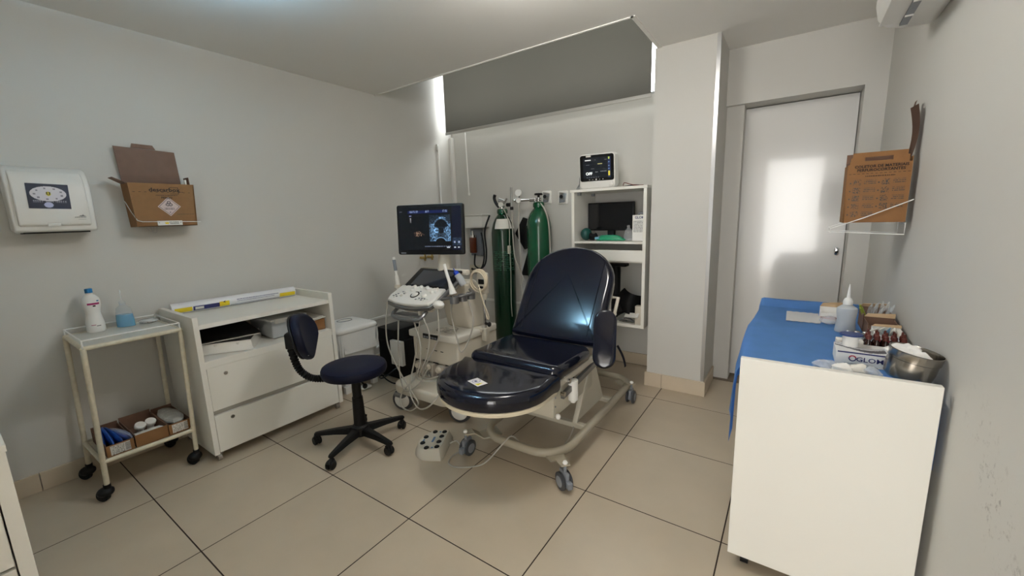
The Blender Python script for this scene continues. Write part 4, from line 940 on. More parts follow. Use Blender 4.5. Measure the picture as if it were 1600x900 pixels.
# ================================================================ GAS CYLINDERS
def gas(cx, cy, ztop, label, dark):
    t = thing('gas_cylinder', label, 'gas cylinder', (cx, cy, 0), 0, 'green oxygen cylinders by the back wall')
    r = .114; h = ztop
    bm = B(); lathe(bm, [(0, .01), (.09, .0), (.108, .01), (r, .035), (r, h-.22), (.110, h-.18), (.098, h-.13), (.078, h-.085), (.052, h-.05), (.040, h-.035), (.038, h), (0, h)], 40, T(cx, cy, 0)); b = part('cylinder_body', bm, dark, t)
    bm = B(); lathe(bm, [(.03, h-.02), (.052, h-.035), (.054, h-.005), (.046, h+.012), (.034, h+.012), (.03, h)], 20, T(cx, cy, 0), closed=False); part('collar', bm, M_green, t)
    bm = B(); cyl(bm, (cx, cy, h), (cx, cy, h+.055), .016, n=14); cyl(bm, (cx-.03, cy-.01, h+.035), (cx+.03, cy, h+.035), .011, n=10); part('valve', bm, M_chrome, t)
    return t, b, h
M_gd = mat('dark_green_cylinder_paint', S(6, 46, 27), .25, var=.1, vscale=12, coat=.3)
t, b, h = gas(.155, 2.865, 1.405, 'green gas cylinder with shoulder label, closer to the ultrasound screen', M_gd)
def conepatch(cx, cy, r0, z0, r1, z1, a0, a1, m, nm, parent, n=12):
    pr = [(.1165, -.20), (.1125, -.18), (.1005, -.13), (.0805, -.085), (.068, -.068)]; hh = z1+.085 if abs(r1-.080) < .001 else z1+.115
    pr = [(r, hh+z) for r, z in pr if z0-.001 <= hh+z <= z1+.001]
    bm = B(); g_ = [[bm.verts.new((cx+r*math.cos(a0+(a1-a0)*i/n), cy+r*math.sin(a0+(a1-a0)*i/n), z)) for i in range(n+1)] for r, z in pr]
    for p, q in zip(g_, g_[1:]):
        for i in range(n): bm.faces.new((p[i], p[i+1], q[i+1], q[i]))
    return part(nm, bm, m, parent)
conepatch(.155, 2.865, .1125, h-.185, .080, h-.085, -1.75, -.05, M_label, 'shoulder_label', b)
conepatch(.155, 2.865, .1125, h-.185, .080, h-.085, .2, .8, M_label, 'shoulder_label', b)
bm = B(); rg = random.Random(5)
for k in range(16):
    z = .72-.0+k*.018
    if k > 10: continue
    for j in range(14):
        a = -1.9+j*.16
        if rg.random() < .8: box(bm, -.006, .006, -.0004, .0004, -.003, .003, 0, 1, T(.155, 2.865, z+.10) @ RZ(a+PI/2) @ T(0, -.1146, 0))
part('stencil_print', bm, mat('stencil_grey', S(70, 110, 90), .6), b)
bm = B(); tube(bm, [(.13, 2.85, h+.03), (.10, 2.84, h+.07), (.085, 2.835, h+.12), (.095, 2.835, h+.15)], .016, 8); part('valve_lever', bm, M_blackp, t)
bm = B(); cyl(bm, (.14, 2.84, h+.10), (.20, 2.85, h+.075), .022, n=14); cyl(bm, (.20, 2.85, h+.075), (.225, 2.85, h+.11), .010, n=10); part('regulator', bm, M_chrome, t)
bm = B(); cyl(bm, (.175, 2.822, h+.055), (.178, 2.806, h+.053), .024, n=18); part('gauge', bm, M_label, t)
bm = B(); box(bm, .245, .272, 2.80, 2.83, .98, 1.06, .005, 2); part('hose_clip', bm, M_us, t)
bm = B(); tube(bm, [(.20, 2.82, h+.02), (.275, 2.80, h-.12), (.283, 2.79, 1.05), (.287, 2.79, .8), (.28, 2.79, .5), (.28, 2.80, .35)], .005, 6); part('hose', bm, M_cable, t)

t, b, h = gas(.575, 2.865, 1.452, 'brighter green gas cylinder with flow meter, closer to the shelf unit', M_green)
bm = B(); lathe(bm, [(0, 0), (.035, 0), (.040, .006), (.035, .018), (0, .018)], 12, T(.575, 2.865, h+.075)); cyl(bm, (.575, 2.865, h+.02), (.575, 2.865, h+.08), .012, n=12); part('valve_handwheel', bm, M_blackp, t)
bm = B(); cyl(bm, (.56, 2.85, h+.035), (.33, 2.80, h+.035), .010, n=10); cyl(bm, (.40, 2.815, h+.035), (.36, 2.805, h+.035), .024, n=14); lathe(bm, [(0, 0), (.018, 0), (.018, .06), (0, .06)], 12, T(.50, 2.838, h+.035) @ RY(PI/2)); part('regulator', bm, M_chrome, t)
for x, z in ((.395, h+.105), (.395, h+.035)):
    bm = B(); cyl(bm, (x, 2.81, z), (x+.006, 2.785, z), .030 if z > h+.05 else .022, n=20); part('gauge', bm, M_white, t)
bm = B(); cyl(bm, (.395, 2.812, h+.035), (.395, 2.812, h+.105), .007, n=8); part('gauge_stem', bm, M_chrome, t)
bm = B(); cyl(bm, (.315, 2.80, h-.03), (.315, 2.80, h+.16), .012, n=12); part('flow_tube', bm, mat('clear_tube', S(190, 190, 185), .2, trans=.3), t)
bm = B(); lathe(bm, [(0, 0), (.018, 0), (.018, .04), (0, .04)], 12, T(.30, 2.80, h+.0) @ RY(-PI/2)); part('flow_knob', bm, M_blackp, t)
bm = B(); cyl(bm, (.315, 2.80, h-.05), (.315, 2.80, h-.02), .016, n=12); part('flow_fitting', bm, M_dark, t)
conepatch(.575, 2.865, .116, h-.205, .080, h-.085, -2.9, -2.4, M_label, 'shoulder_label', b)
for pts in ([(.315, 2.80, h-.05), (.325, 2.79, h-.3), (.34, 2.79, h-.5), (.40, 2.78, h-.62), (.45, 2.77, h-.72)], [(.40, 2.80, h+.02), (.395, 2.79, h-.2), (.41, 2.78, h-.45), (.425, 2.78, h-.9), (.42, 2.78, h-1.1)], [(.59, 2.84, h+.02), (.66, 2.83, h-.06), (.705, 2.82, h-.2), (.715, 2.82, h-.5), (.71, 2.82, h-.75)]):
    bm = B(); tube(bm, pts, .007, 8, sub=6); part('hose', bm, M_cable, t)
t = thing('ambu_mask_bag', 'black fabric bag hanging flat on the wall between two gas cylinders', 'bag', (.36, 2.95, .85))
bm = B(); prism(bm, [(-.08, .12), (.02, .28), (.08, .26), (.08, -.02), (.03, -.04)], .02, plane_M((.32, 2.97, 1.05), (1, 0, 0), (0, 0, 1)), .004); prism(bm, [(-.02, -.30), (.08, -.02), (.10, -.30)], .02, plane_M((.32, 2.97, 1.05), (1, 0, 0), (0, 0, 1)), .004); part('bag_body', bm, M_rubber, t)
# gas outlets
def outlet(x, z, lab):
    t = thing('gas_outlet', lab, 'wall outlet', (x, YB, z-.06), 0, 'gas outlets on the back wall')
    bm = B(); cushion(bm, rrect(.10, .122, .012, 4), .022, .010, 0, plane_M((x, YB, z), (1, 0, 0), (0, 0, 1))); pl = part('cover_plate', bm, M_pvc, t)
    bm = B(); prism(bm, [(-.035, -.05), (.03, -.04), (.045, .035), (-.03, .05)], .008, plane_M((x, YB-.021, z), (1, 0, 0), (0, 0, 1)), .003); part('chrome_insert', bm, M_alu, t)
    bm = B(); cyl(bm, (x-.01, YB-.028, z+.008), (x-.01, YB-.034, z+.008), .017, n=16); part('outlet_port', bm, M_dark, t)
    bm = B(); box(bm, x-.03, x+.022, YB-.032, YB-.028, z-.045, z-.022, .003, 1); part('outlet_tag', bm, M_greyp, t)
outlet(.575, 1.51, 'white square gas outlet partly hidden by the right cylinder hose'); outlet(.751, 1.50, 'white square gas outlet between right cylinder and shelf unit')

# ================================================================ WALL SHELF UNIT
HX0, HX1, HY0, HY1, HZ0, HZ1 = 1.043, 1.650, 2.60, YB, .452, 1.537
t = thing('shelf_unit', 'white wall-mounted shelf unit with shelves and a drawer beside pillar', 'shelf unit', ((HX0+HX1)/2, 2.8, HZ0))
for x in (HX0, HX1-.024):
    bm = B(); box(bm, x, x+.024, HY0, HY1, HZ0, HZ1-.022, .001, 1); part('side_panel', bm, M_mdf, t)
bm = B(); box(bm, HX0-.012, HX1+.003, HY0-.004, HY1, HZ1-.0215, HZ1, .001, 1); part('top_board', bm, M_mdf, t)
bm = B(); box(bm, HX0+.0242, HX1-.0242, HY0+.002, HY1, 1.106, 1.124, .001, 1); part('shelf_board', bm, M_mdf, t)
bm = B(); box(bm, HX0+.0242, HX1-.0242, HY0+.006, HY0+.024, .972, 1.056, .001, 1); part('drawer', bm, M_mdf, t)
bm = B(); box(bm, HX0+.0242, HX1-.0242, HY0+.024, HY1, .960, .976); part('shelf_board', bm, M_mdf, t)
bm = B(); box(bm, HX0+.0242, HX1-.0242, HY0, HY1, HZ0, HZ0+.022, .001, 1); part('bottom_board', bm, M_mdf, t)
for y in (2.66, 2.94):
    bm = B(); box(bm, HX0+.0242, HX0+.05, y, y+.02, HZ1-.045, HZ1-.022); part('bracket', bm, M_greyp, t)
# patient monitor on top
zt = HZ1+.0005; mx, my = 1.245, 2.70; PMn = T(mx, my, zt) @ RZ(.10)
t = thing('patient_monitor', 'white patient monitor with lit vital-signs screen on top of shelf unit', 'monitor', (mx, my, zt), .10)
bm = B(); prism(bm, rrect(.285, .262, .030, 6), .11, T(0, -.055, .134) @ RX(PI/2+.10) @ T(0, 0, -.085), .010, 3); part('housing', bm, M_usw, t, True)
fM = T(0, -.055, .134) @ RX(PI/2+.10) @ T(0, 0, .0255)
bm = B(); prism(bm, rrect(.268, .196, .016, 4), .0025, fM @ T(0, .024, 0)); fr = part('screen_bezel', bm, mat('glossy_black', S(12, 12, 14), .12), t, True)
def vit(u, v):
    c = (.006, .008, .011)
    if abs(v-.33) < .006 or abs(v-.60) < .006: c = (.015, .02, .026)
    if .07 < u < .28 and .09 < v < .15: c = (.75, .75, .72)
    if .54 < u < .70 and .30 < v < .34: c = (.55, .5, .2)
    if u > .91: c = (.02, .03, .08)
    if .92 < u < .97 and (.02 < v < .12): c = (.55, .65, .08)
    if .92 < u < .98 and (.70 < v < .92): c = (.75, .62, .05)
    if .92 < u < .97 and (.25 < v < .29 or .42 < v < .46 or .57 < v < .61): c = (.2, .3, .5)
    if ((.12 < u < .24 and .34 < v < .36) or (.30 < u < .42 and .53 < v < .55) or (.44 < u < .54 and .70 < v < .73) or (.62 < u < .85 and .68 < v < .71) or (.4 < u < .47 and .11 < v < .13) or (.78 < u < .88 and .12 < v < .14)) and int(u*90) % 2: c = (.35, .36, .36)
    if .94 < v and .08 < u < .6 and int(u*24) % 2: c = (.08, .09, .1)
    return c
MW_m = MW[t.name]
scr = printed('screen', .218, .152, 84, 56, vit, MW_m @ fM @ T(0, .026, .0032), M_screen, fr, label='lit vital-signs screen')
text('OFF', .030, MW_m @ fM @ T(-.062, -.018, .0036), mat('screen_text', S(240, 240, 240), emit=(.8, .88, .85, 1), estr=.9), fr, bold=.0008)
bm = B(); box(bm, -.085, -.045, .108, .120, 0, .0035, .001, 1, fM); part('asset_tag', bm, M_label, t, True)
bm = B(); lathe(bm, [(0, 0), (.018, 0), (.017, .012), (.012, .015), (0, .015)], 22, fM @ T(.112, -.105, .001)); part('dial_knob', bm, M_usw, t, True)
for k in range(5):
    bm = B(); cyl(bm, fM @ Vector((-.06+k*.027, -.063, .0025)), fM @ Vector((-.06+k*.027, -.063, .0035)), .006 if k == 2 else .003, n=12); part('button', bm, M_label, t, True)
for k in range(3):
    bm = B(); tube(bm, [(1.11, 2.76, zt+.14-.03*k), (1.075, 2.74, zt+.13-.03*k), (1.062, 2.72, zt+.10-.02*k), (1.068, 2.70, zt+.05), (1.05+.012*k, 2.69, zt+.006), (1.09, 2.75, zt+.005)], .003, 5); solo('monitor_lead', bm, M_usg, 'thin grey lead hanging at the left of the patient monitor', 'cable', (1.07, 2.7, zt), 'patient monitor leads')
t = thing('pressure_cuff', 'dark flat cuff with red edge lying on top of shelf unit', 'cuff', (1.52, 2.75, zt))
bm = B(); sheet(bm, lambda u, v: Vector((1.43+u*.17, 2.68+v*.12, zt+.004+.013*math.sin(u*PI)*(.6+.4*math.sin(v*5)))), 10, 5, .004); part('cuff_fabric', bm, M_rubber, t)
bm = B(); tube(bm, [(1.44, 2.69, zt+.012), (1.46, 2.66, zt+.03), (1.50, 2.67, zt+.018), (1.55, 2.66, zt+.006), (1.60, 2.68, zt+.006)], .003, 6); part('cuff_tube', bm, mat('dull_red', S(110, 50, 45), .5), t)
# black monitor inside
zs = 1.1245
t = thing('computer_monitor', 'black computer monitor, switched off, inside the wall shelf unit', 'monitor', (1.29, 2.86, zs))
bm = B(); box(bm, 1.075, 1.475, 2.855, 2.89, 1.198, 1.432, .006, 2); mo = part('monitor_housing', bm, M_blackp, t)
bm = B(); box(bm, 1.085, 1.465, 2.853, 2.856, 1.212, 1.422); part('screen', bm, mat('off_screen', S(14, 15, 17), .15), mo)
bm = B(); box(bm, 1.245, 1.305, 2.87, 2.90, zs+.01, 1.25, .004, 1); part('stand', bm, M_blackp, t)
bm = B(); prism(bm, rrect(.20, .14, .03, 4), .012, T(1.275, 2.87, zs), .003); part('stand_base', bm, M_blackp, t)
t = thing('resuscitation_bag', 'dark green resuscitation bag with black fittings on the shelf', 'medical bag', (1.12, 2.72, zs))
bm = B(); lump(bm, (1.125, 2.71, zs+.052), (.046, .055, .052), 3, .05, 16, 2); part('bag', bm, mat('dark_green_rubber', S(18, 72, 66), .35), t)
bm = B(); tube(bm, [(1.16, 2.70, zs+.045), (1.195, 2.69, zs+.035), (1.225, 2.69, zs+.045)], .020, 10); lump(bm, (1.185, 2.70, zs+.022), (.025, .03, .022), 8, .15); part('valve', bm, M_rubber, t)
bm = B()
for k in range(4): tube(bm, [(1.24+.01*k, 2.67, zs+.009+.009*k), (1.33, 2.655, zs+.010+.009*k), (1.44-.01*k, 2.67, zs+.009+.008*k), (1.45-.015*k, 2.70, zs+.010+.008*k), (1.36, 2.715, zs+.010+.009*k), (1.25+.012*k, 2.70, zs+.010+.009*k)], .0075, 8, closed=True, sub=6)
solo('oxygen_tubing', bm, M_teal, 'coiled bright green oxygen tubing on the shelf below the black monitor', 'tubing', (1.34, 2.68, zs))
bm = B(); cyl(bm, (1.225, 2.66, zs+.022), (1.262, 2.655, zs+.024), .010, n=10); solo('tubing_connector', bm, mat('pale_blue_plastic', S(120, 175, 200), .3), 'pale blue connector at end of the green tubing', 'connector', (1.24, 2.66, zs+.012))
t = thing('face_mask', 'clear plastic oxygen mask on shelf beside the glove carton', 'mask', (1.46, 2.74, zs))
bm = B(); lathe(bm, [(.046, 0), (.048, .01), (.040, .05), (.024, .085), (.012, .095), (.011, .12)], 18, T(1.47, 2.76, zs+.001) @ RX(.15), closed=False); part('mask_shell', bm, M_clear, t)
bm = B(); lathe(bm, [(.042, 0), (.050, .004), (.050, .012), (.042, .016), (.042, 0)], 18, T(1.47, 2.76, zs), closed=False); part('mask_rim', bm, M_clear, t)
t = thing('glove_carton', 'white glove carton standing upright inside the shelf unit', 'carton', (1.57, 2.72, zs))
bm = B(); box(bm, 1.515, 1.623, 2.70, 2.78, zs, zs+.198, .001, 1); gb = part('carton_body', bm, M_white, t)
text('GLOM', .026, plane_M((1.570, 2.6992, zs+.178), (1, 0, 0), (0, 0, 1)), M_navyp, gb, bold=.0006)
smallprint(plane_M((1.566, 2.6992, zs+.11), (1, 0, 0), (0, 0, 1)), .085, .09, 8, mat('grey_print', S(110, 110, 112)), gb, 14)
bm = B(); tube(bm, [(1.55, 2.74, zs+.199), (1.56, 2.74, zs+.212), (1.58, 2.74, zs+.210), (1.59, 2.74, zs+.199)], .008, 8); solo('loose_glove', bm, M_greyp, 'dark crumpled glove end on top of the upright glove carton', 'glove', (1.57, 2.74, zs+.199))
# drawer gap contents
bm = B(); sheet(bm, lambda u, v: Vector((1.36+u*.24, 2.66+v*.2, .9775+.03*math.sin(u*PI)*math.sin(v*PI))), 10, 6, .003); solo('cloth_pad', bm, M_rubber, 'dark crumpled cloth in the shallow compartment above the drawer front', 'cloth', (1.48, 2.76, .9775))
# lower compartment contents
zb = HZ0+.0225
t = thing('leg_support_post', 'black post with a flat top in lower left of the shelf unit', 'support', (1.33, 2.86, zb))
bm = B(); cyl(bm, (1.33, 2.86, zb), (1.33, 2.86, .90), .038, n=18); part('post', bm, M_rubber, t)
bm = B(); prism(bm, rrect(.17, .10, .02, 3), .022, T(1.345, 2.86, .90), .004); part('post_top', bm, M_rubber, t)
t = thing('leg_rest', 'black curved leg rest lying in bottom of the shelf unit', 'leg rest', (1.50, 2.74, zb))
bm = B(); sheet(bm, lambda u, v: Vector((1.42+u*.19-.05*math.sin(v*PI)*(1-u), 2.82-.14*math.sin(u*PI)*.6-.1*v, zb+.06+.16*(1-v)+.03*(1-u)-.03*u*(1-v))), 12, 10, .014); part('leg_shell', bm, M_rubber, t)
bm = B(); tube(bm, [(1.36, 2.72, zb+.03), (1.40, 2.70, zb+.07), (1.45, 2.70, zb+.10)], .035, 10); part('shell_joint', bm, M_rubber, t)
bm = B(); box(bm, 1.575, 1.622, 2.615, 2.665, zb, zb+.15, .004, 2); solo('white_adapter', bm, M_us, 'small cream box standing at right in lower shelf compartment', 'box', (1.59, 2.67, zb))
for k in range(3):
    bm = B(); tube(bm, [(1.44+.03*k, 2.65, zb+.012), (1.50, 2.63+.01*k, zb+.03+.012*k), (1.56, 2.65, zb+.014), (1.53, 2.68, zb+.018), (1.47, 2.67, zb+.03)], .006, 6, closed=True); solo('cable_coil', bm, M_usg, 'tangled grey cable on the floor of the shelf unit', 'cable', (1.5, 2.65, zb), 'tangled cables in shelf unit')
bm = B(); lathe(bm, [(0, 0), (.016, 0), (.016, .05), (.024, .055), (.024, .065), (0, .065)], 14, T(1.395, 2.64, zb)); solo('white_fitting', bm, M_usw, 'small white knob-ended fitting in the lower shelf compartment', 'fitting', (1.395, 2.64, zb))
bm = B(); box(bm, -.006, .006, -.07, .07, -.02, .02, .003, 1, T(1.545, 2.632, zb+.068) @ RX(-.3) @ RZ(1.1) @ RY(.3)); solo('silver_bracket', bm, M_usw, 'white slotted bracket leaning on the cables in the shelf unit', 'bracket', (1.545, 2.632, zb+.03))

# ================================================================ EXAMINATION CHAIR
t = thing('examination_chair', 'navy vinyl gynaecological examination chair on a beige wheeled oval frame', 'exam chair', (1.375, 1.69, 0))
# oval floor frame
bm = B(); tube(bm, [(x, y, .105) for x, y in rrect(.525, 1.205, .17, 6, 1.378, 1.8175)], .0235, 12, smooth=False, closed=True); part('floor_frame', bm, M_tube, t)
for y in (1.58, 1.99):
    bm = B(); box(bm, 1.125, 1.63, y-.018, y+.018, .095, .125, .003, 1); part('cross_bar', bm, M_beige, t)
cas = (((1.17, 1.25), (1.095, 1.125)), ((1.60, 1.255), (1.712, 1.155)), ((1.60, 2.33), (1.675, 2.262)), ((1.16, 2.36), (1.08, 2.27)))
# BR arm leaves the right rail further forward
for (px, py), (cx, cy) in cas:
    d = Vector((cx-px, cy-py, 0)); L_ = d.length; d.normalize(); n_ = Vector((-d.y, d.x, 0))
    prof = [(-.06, .098, .05), (0, .092, .05), (L_*.35, .094, .040), (L_*.68, .132, .030), (L_+.012, .134, .022)]
    bm = B(); rg_ = []
    for s, z, hw in prof:
        c = Vector((px, py, z))+d*s; rg_.append([bm.verts.new(c+n_*hw), bm.verts.new(c-n_*hw), bm.verts.new(c-n_*hw+Vector((0, 0, .007))), bm.verts.new(c+n_*hw+Vector((0, 0, .007)))])
    for a, b in zip(rg_, rg_[1:]):
        for i in range(4): bm.faces.new((a[i], a[(i+1) % 4], b[(i+1) % 4], b[i]))
    bm.faces.new(rg_[0][::-1]); bm.faces.new(rg_[-1]); ar = part('caster_arm', bm, M_tube, t)
    bm = B(); lathe(bm, [(.011, 0), (.013, .006), (.009, .014), (0, .016)], 14, T(cx, cy, .141)); part('arm_cap', bm, M_white, ar)
    M = T(cx, cy, 0) @ RZ(math.atan2(cy-1.7, cx-1.4)+.5)
    bm = B()
    for s in (-1, 1): lathe(bm, [(0, -.009), (.036, -.009), (.0455, -.005), (.0455, .005), (.036, .009), (0, .009)], 24, M @ T(-.012, s*.020, .0455) @ RX(PI/2))
    cs = part('caster', bm, mat('caster_tyre', S(62, 64, 68), .5), t)
    bm = B(); lathe(bm, [(0, -.031), (.026, -.031), (.029, -.028), (.029, .028), (.026, .031), (0, .031)], 20, M @ T(-.012, 0, .0455) @ RX(PI/2)); box(bm, -.045, .028, -.0105, .0105, .045, .100, .008, 2, M); cyl(bm, M @ Vector((0, 0, .09)), M @ Vector((0, 0, .136)), .008, n=12); part('caster_fork', bm, M_greyp, cs)
    bm = B(); box(bm, .018, .052, -.013, .013, .028, .062, .004, 2, M); part('brake_tab', bm, M_greyp, cs)
# lift housing and supports
bm = B(); box(bm, 1.10, 1.572, 1.298, 1.80, .275, .455, .004, 2); hs = part('lift_housing', bm, M_beige, t)
for z in (.335, .385):
    bm = B(); cyl(bm, (1.571, 1.318, z), (1.575, 1.318, z), .005, n=10); part('screw', bm, M_greyp, hs)
bm = B(); box(bm, 1.5715, 1.574, 1.50, 1.545, .39, .44); part('rating_plate', bm, M_dark, hs)
bm = B(); lump(bm, (1.59, 1.315, .285), (.014, .014, .016), 1, .02); part('end_cap', bm, M_white, t)
for x in (1.13, 1.548):
    bm = B(); prism(bm, [(1.565, .12), (1.595, .12), (1.80, .455), (1.77, .455)], .03, Matrix(((0, 0, 1, x), (1, 0, 0, 0), (0, 1, 0, 0), (0, 0, 0, 1))), .002); part('support_post', bm, M_beige, t)
    bm = B(); prism(bm, [(1.60, .12), (2.0, .12), (1.84, .455), (1.80, .455)], .008, Matrix(((0, 0, 1, x+.010), (1, 0, 0, 0), (0, 1, 0, 0), (0, 0, 0, 1)))); part('support_plate', bm, M_beige, t)
for x in (1.035, 1.585):
    bm = B(); box(bm, x, x+.022, 1.29, 1.95, .455, .490, .003, 1); part('seat_rail', bm, M_beige, t)
bm = B(); box(bm, -.011, .011, 0, .43, -.016, .016, .002, 1, T(1.605, 1.335, .395) @ RX(.10)); part('link_bar', bm, M_usg, t)
bm = B(); lathe(bm, [(0, 0), (.014, 0), (.016, .012), (.028, .016), (.028, .13), (0, .13)], 18, T(1.610, 1.455, .315)); part('lift_motor', bm, M_usw, t)
bm = B(); cyl(bm, (1.60, 1.335, .41), (1.622, 1.335, .41), .013, n=14); cyl(bm, (1.60, 1.40, .46), (1.622, 1.40, .46), .013, n=14); part('pivot_bolt', bm, M_chrome, t)
# upholstery
lo = [(1.006, 1.285), (1.004, 1.20)]
for k in range(25):
    a = PI+PI*k/24; lo.append((1.314+.312*math.cos(a), 1.135+.292*math.sin(a)))
lo += [(1.624, 1.20), (1.622, 1.285)]
bm = B(); cushion(bm, lo, .086, .036, .004, T(0, 0, .452)); lc = part('leg_cushion', bm, M_navy, t)
c0 = Vector((1.314, 1.12)); bm = B(); prism(bm, [tuple(c0+(Vector(p)-c0)*.955) for p in lo], .022, T(0, 0, .4295), .004); part('leg_board', bm, mat('cream_board', S(226, 216, 190), .45), t)
seat = rrect(.600, .44, .055, 6, 1.318, 1.482)
bm = B(); cushion(bm, seat, .082, .040, .003, T(0, 0, .490)); part('seat_cushion', bm, M_navy, t)
bm = B(); box(bm, 1.04, 1.60, 1.31, 1.70, .476, .4905, .004, 1); part('seat_board', bm, M_beige, t)
ti = math.radians(56); BK = Matrix(((1, 0, 0, 1.335), (0, math.cos(ti), -math.sin(ti), 1.695), (0, math.sin(ti), math.cos(ti), .572), (0, 0, 0, 1)))
bo = [(-.30, .0), (.0, -.004), (.30, .0), (.312, .03)]
for k in range(21):
    a = PI*k/20; bo.append((.312*math.cos(a)*(1 if abs(math.cos(a)) < .99 else 1), .40+.275*math.sin(a)**.9))
bo += [(-.312, .03)]
bm = B(); cushion(bm, bo, .075, .034, .0, BK @ T(0, 0, -.072)); bc_ = part('back_cushion', bm, M_navy, t)
bm = B(); c0 = Vector((0, .33)); prism(bm, [tuple(c0+(Vector(p)-c0)*.965) for p in bo], .018, BK @ T(0, 0, -.0905), .004); part('back_board', bm, M_beige, t)
for s in (-1, 1):
    bm = B(); tube(bm, [BK @ Vector((s*.235, y, .0045)) for y in (.05, .25, .45, .56)], .0022, 5); part('seam', bm, M_navy, bc_)
bm = B()
for s in (-1, 1): tube(bm, [BK @ Vector((s*.20, .02, -.10)), BK @ Vector((s*.20, .50, -.10))], .014, 8, smooth=False)
part('back_frame', bm, M_beige, t)
bm = B(); tube(bm, [BK @ Vector(p) for p in ((.26, .36, -.10), (.335, .36, -.10), (.335, .16, -.10), (.26, .16, -.10))], .011, 8, smooth=False); part('side_handle', bm, M_us, t)
bm = B(); lathe(bm, [(0, 0), (.016, 0), (.016, .02), (0, .02)], 14, T(1.625, 1.70, .545) @ RY(PI/2)); part('hinge_cap', bm, M_white, t)
# arm pad beside the backrest
AP = plane_M((1.712, 1.655, .640), (math.cos(.30), math.sin(.30), 0), (-.02, .42, .91))
st = rrect(.128, .335, .0635, 8)
bm = B(); cushion(bm, st, .036, .014, .002, AP @ T(0, 0, -.018)); part('arm_pad', bm, M_navy, t)
bm = B(); tube(bm, [AP @ Vector((0, 0, -.018)), AP @ Vector((-.03, .05, -.07)), (1.64, 1.83, .70)], .010, 8); part('arm_pad_bracket', bm, M_beige, t)
bm = B(); sheet(bm, lambda u, v: Vector((1.735+.05*v+.010*math.sin(v*3), 1.78+u*.03, .565-.125*v)), 2, 8, .003); part('strap', bm, M_navyf, t)
# warning sticker
smM = plane_M((1.322, .985, .5436), (.93, -.30, 0), (.30, .93, 0))
def stick(u, v):
    if ((u-.33)/.22)**2+((v-.45)/.36)**2 < 1 and ((u-.33)/.19)**2+((v-.45)/.31)**2 > 1: return (.15, .12, .35)
    if abs(u-.33) < .10 and .40 < v < .62: return (.06, .06, .18)
    if .60 < u < .90 and .25 < v < .85:
        w = (v-.25)/.6*.15
        if abs(u-.75) < w: return (.78, .68, .03) if not (abs(u-.75) < .015 and .5 < v < .75) else (.1, .09, .02)
    return (.72, .70, .70)
printed('warning_sticker', .094, .060, 56, 36, stick, smM, M_print, lc, label='white warning sticker with yellow triangle')

# ================================================================ FOOT PEDAL
t = thing('foot_pedal', 'pale D-shaped foot control with black buttons on the floor', 'foot pedal', (.885, 1.075, 0), math.radians(28))
dp = [(.075, -.125), (.085, -.11), (.085, .11), (.075, .125), (.02, .128)]
for k in range(11):
    a = PI/2+PI*(k+.5)/11; dp.append((-.01+.095*math.cos(a), .128*math.sin(a)))
dp += [(.02, -.128)]
bm = B(); cen = Vector((0, 0)); rings = []
for s, z in ((1.0, 0), (1.0, .012), (.86, .050), (.80, .057)): rings.append([bm.verts.new((x*s, y*s, z+.008*(x/.1)*(z > .04))) for x, y in dp])
for a, b in zip(rings, rings[1:]):
    for i in range(len(dp)): bm.faces.new((a[i], a[(i+1) % len(dp)], b[(i+1) % len(dp)], b[i]))
bm.faces.new(rings[0][::-1]); bm.faces.new(rings[-1]); part('pedal_body', bm, mat('pedal_grey', S(198, 192, 178), .4), t, True)
for x, y in ((.045, -.082), (.042, -.030), (.042, .028), (.045, .080), (-.015, -.088), (-.055, -.035), (-.055, .030), (-.015, .085)):
    bm = B(); lathe(bm, [(.015, 0), (.015, .004), (.011, .008), (0, .009)], 16, T(x, y, .0565+.08*x) @ RY(-.08)); part('pedal_button', bm, M_rubber, t, True)
for x, y, w, h_ in ((0, 0, .012, .055), (.018, -.087, .012, .01), (.018, .084, .012, .01), (-.058, -.003, .010, .016)):
    bm = B(); box(bm, x-w/2, x+w/2, y-h_/2, y+h_/2, .0570+.08*x, .0585+.08*x); part('button_mark', bm, mat('blue_mark', S(95, 125, 165), .5), t, True)
bm = B(); tube(bm, [(.97, 1.12, .035), (1.00, 1.15, .045), (1.045, 1.135, .012), (1.04, 1.06, .006), (1.075, 1.00, .0055), (1.15, 1.01, .0055), (1.24, 1.10, .010), (1.315, 1.19, .11), (1.345, 1.235, .137), (1.40, 1.28, .06), (1.47, 1.36, .010), (1.53, 1.45, .012), (1.555, 1.53, .06), (1.56, 1.585, .130)], .0045, 7, sub=8)
solo('pedal_cable', bm, M_cable, 'thin pale cable running from the foot control to examination chair', 'cable', (1.07, 1.0, 0))

# ================================================================ RIGHT CART WITH BLUE DRAPE
RX0, RX1, RY0, RY1 = 2.432, 2.936, 1.101, 2.262
t = thing('supply_cart', 'tall white cart with plain end panel along right wall, blue drape on top', 'cart', (2.684, 1.68, 0))
for y in (RY0, RY1-.026):
    bm = B(); box(bm, RX0, RX1, y, y+.026, .05, .829, .0015, 1); part('end_panel', bm, M_mdf, t)
bm = B(); box(bm, RX0+.004, RX1-.004, RY0+.0262, RY1-.0262, .762, .786); part('top_board', bm, M_mdf, t)
bm = B(); box(bm, RX1-.016, RX1-.002, RY0+.0262, RY1-.0262, .05, .762); part('back_panel', bm, M_mdf, t)
bm = B(); box(bm, RX0+.03, RX1-.016, RY0+.0262, RY1-.0262, .05, .07); part('bottom_board', bm, M_mdf, t)
for z0_, z1_ in ((.055, .28), (.29, .52), (.53, .755)):
    bm = B(); box(bm, RX0+.006, RX0+.026, RY0+.03, RY1-.03, z0_, z1_, .001, 1); part('drawer', bm, M_mdf, t)
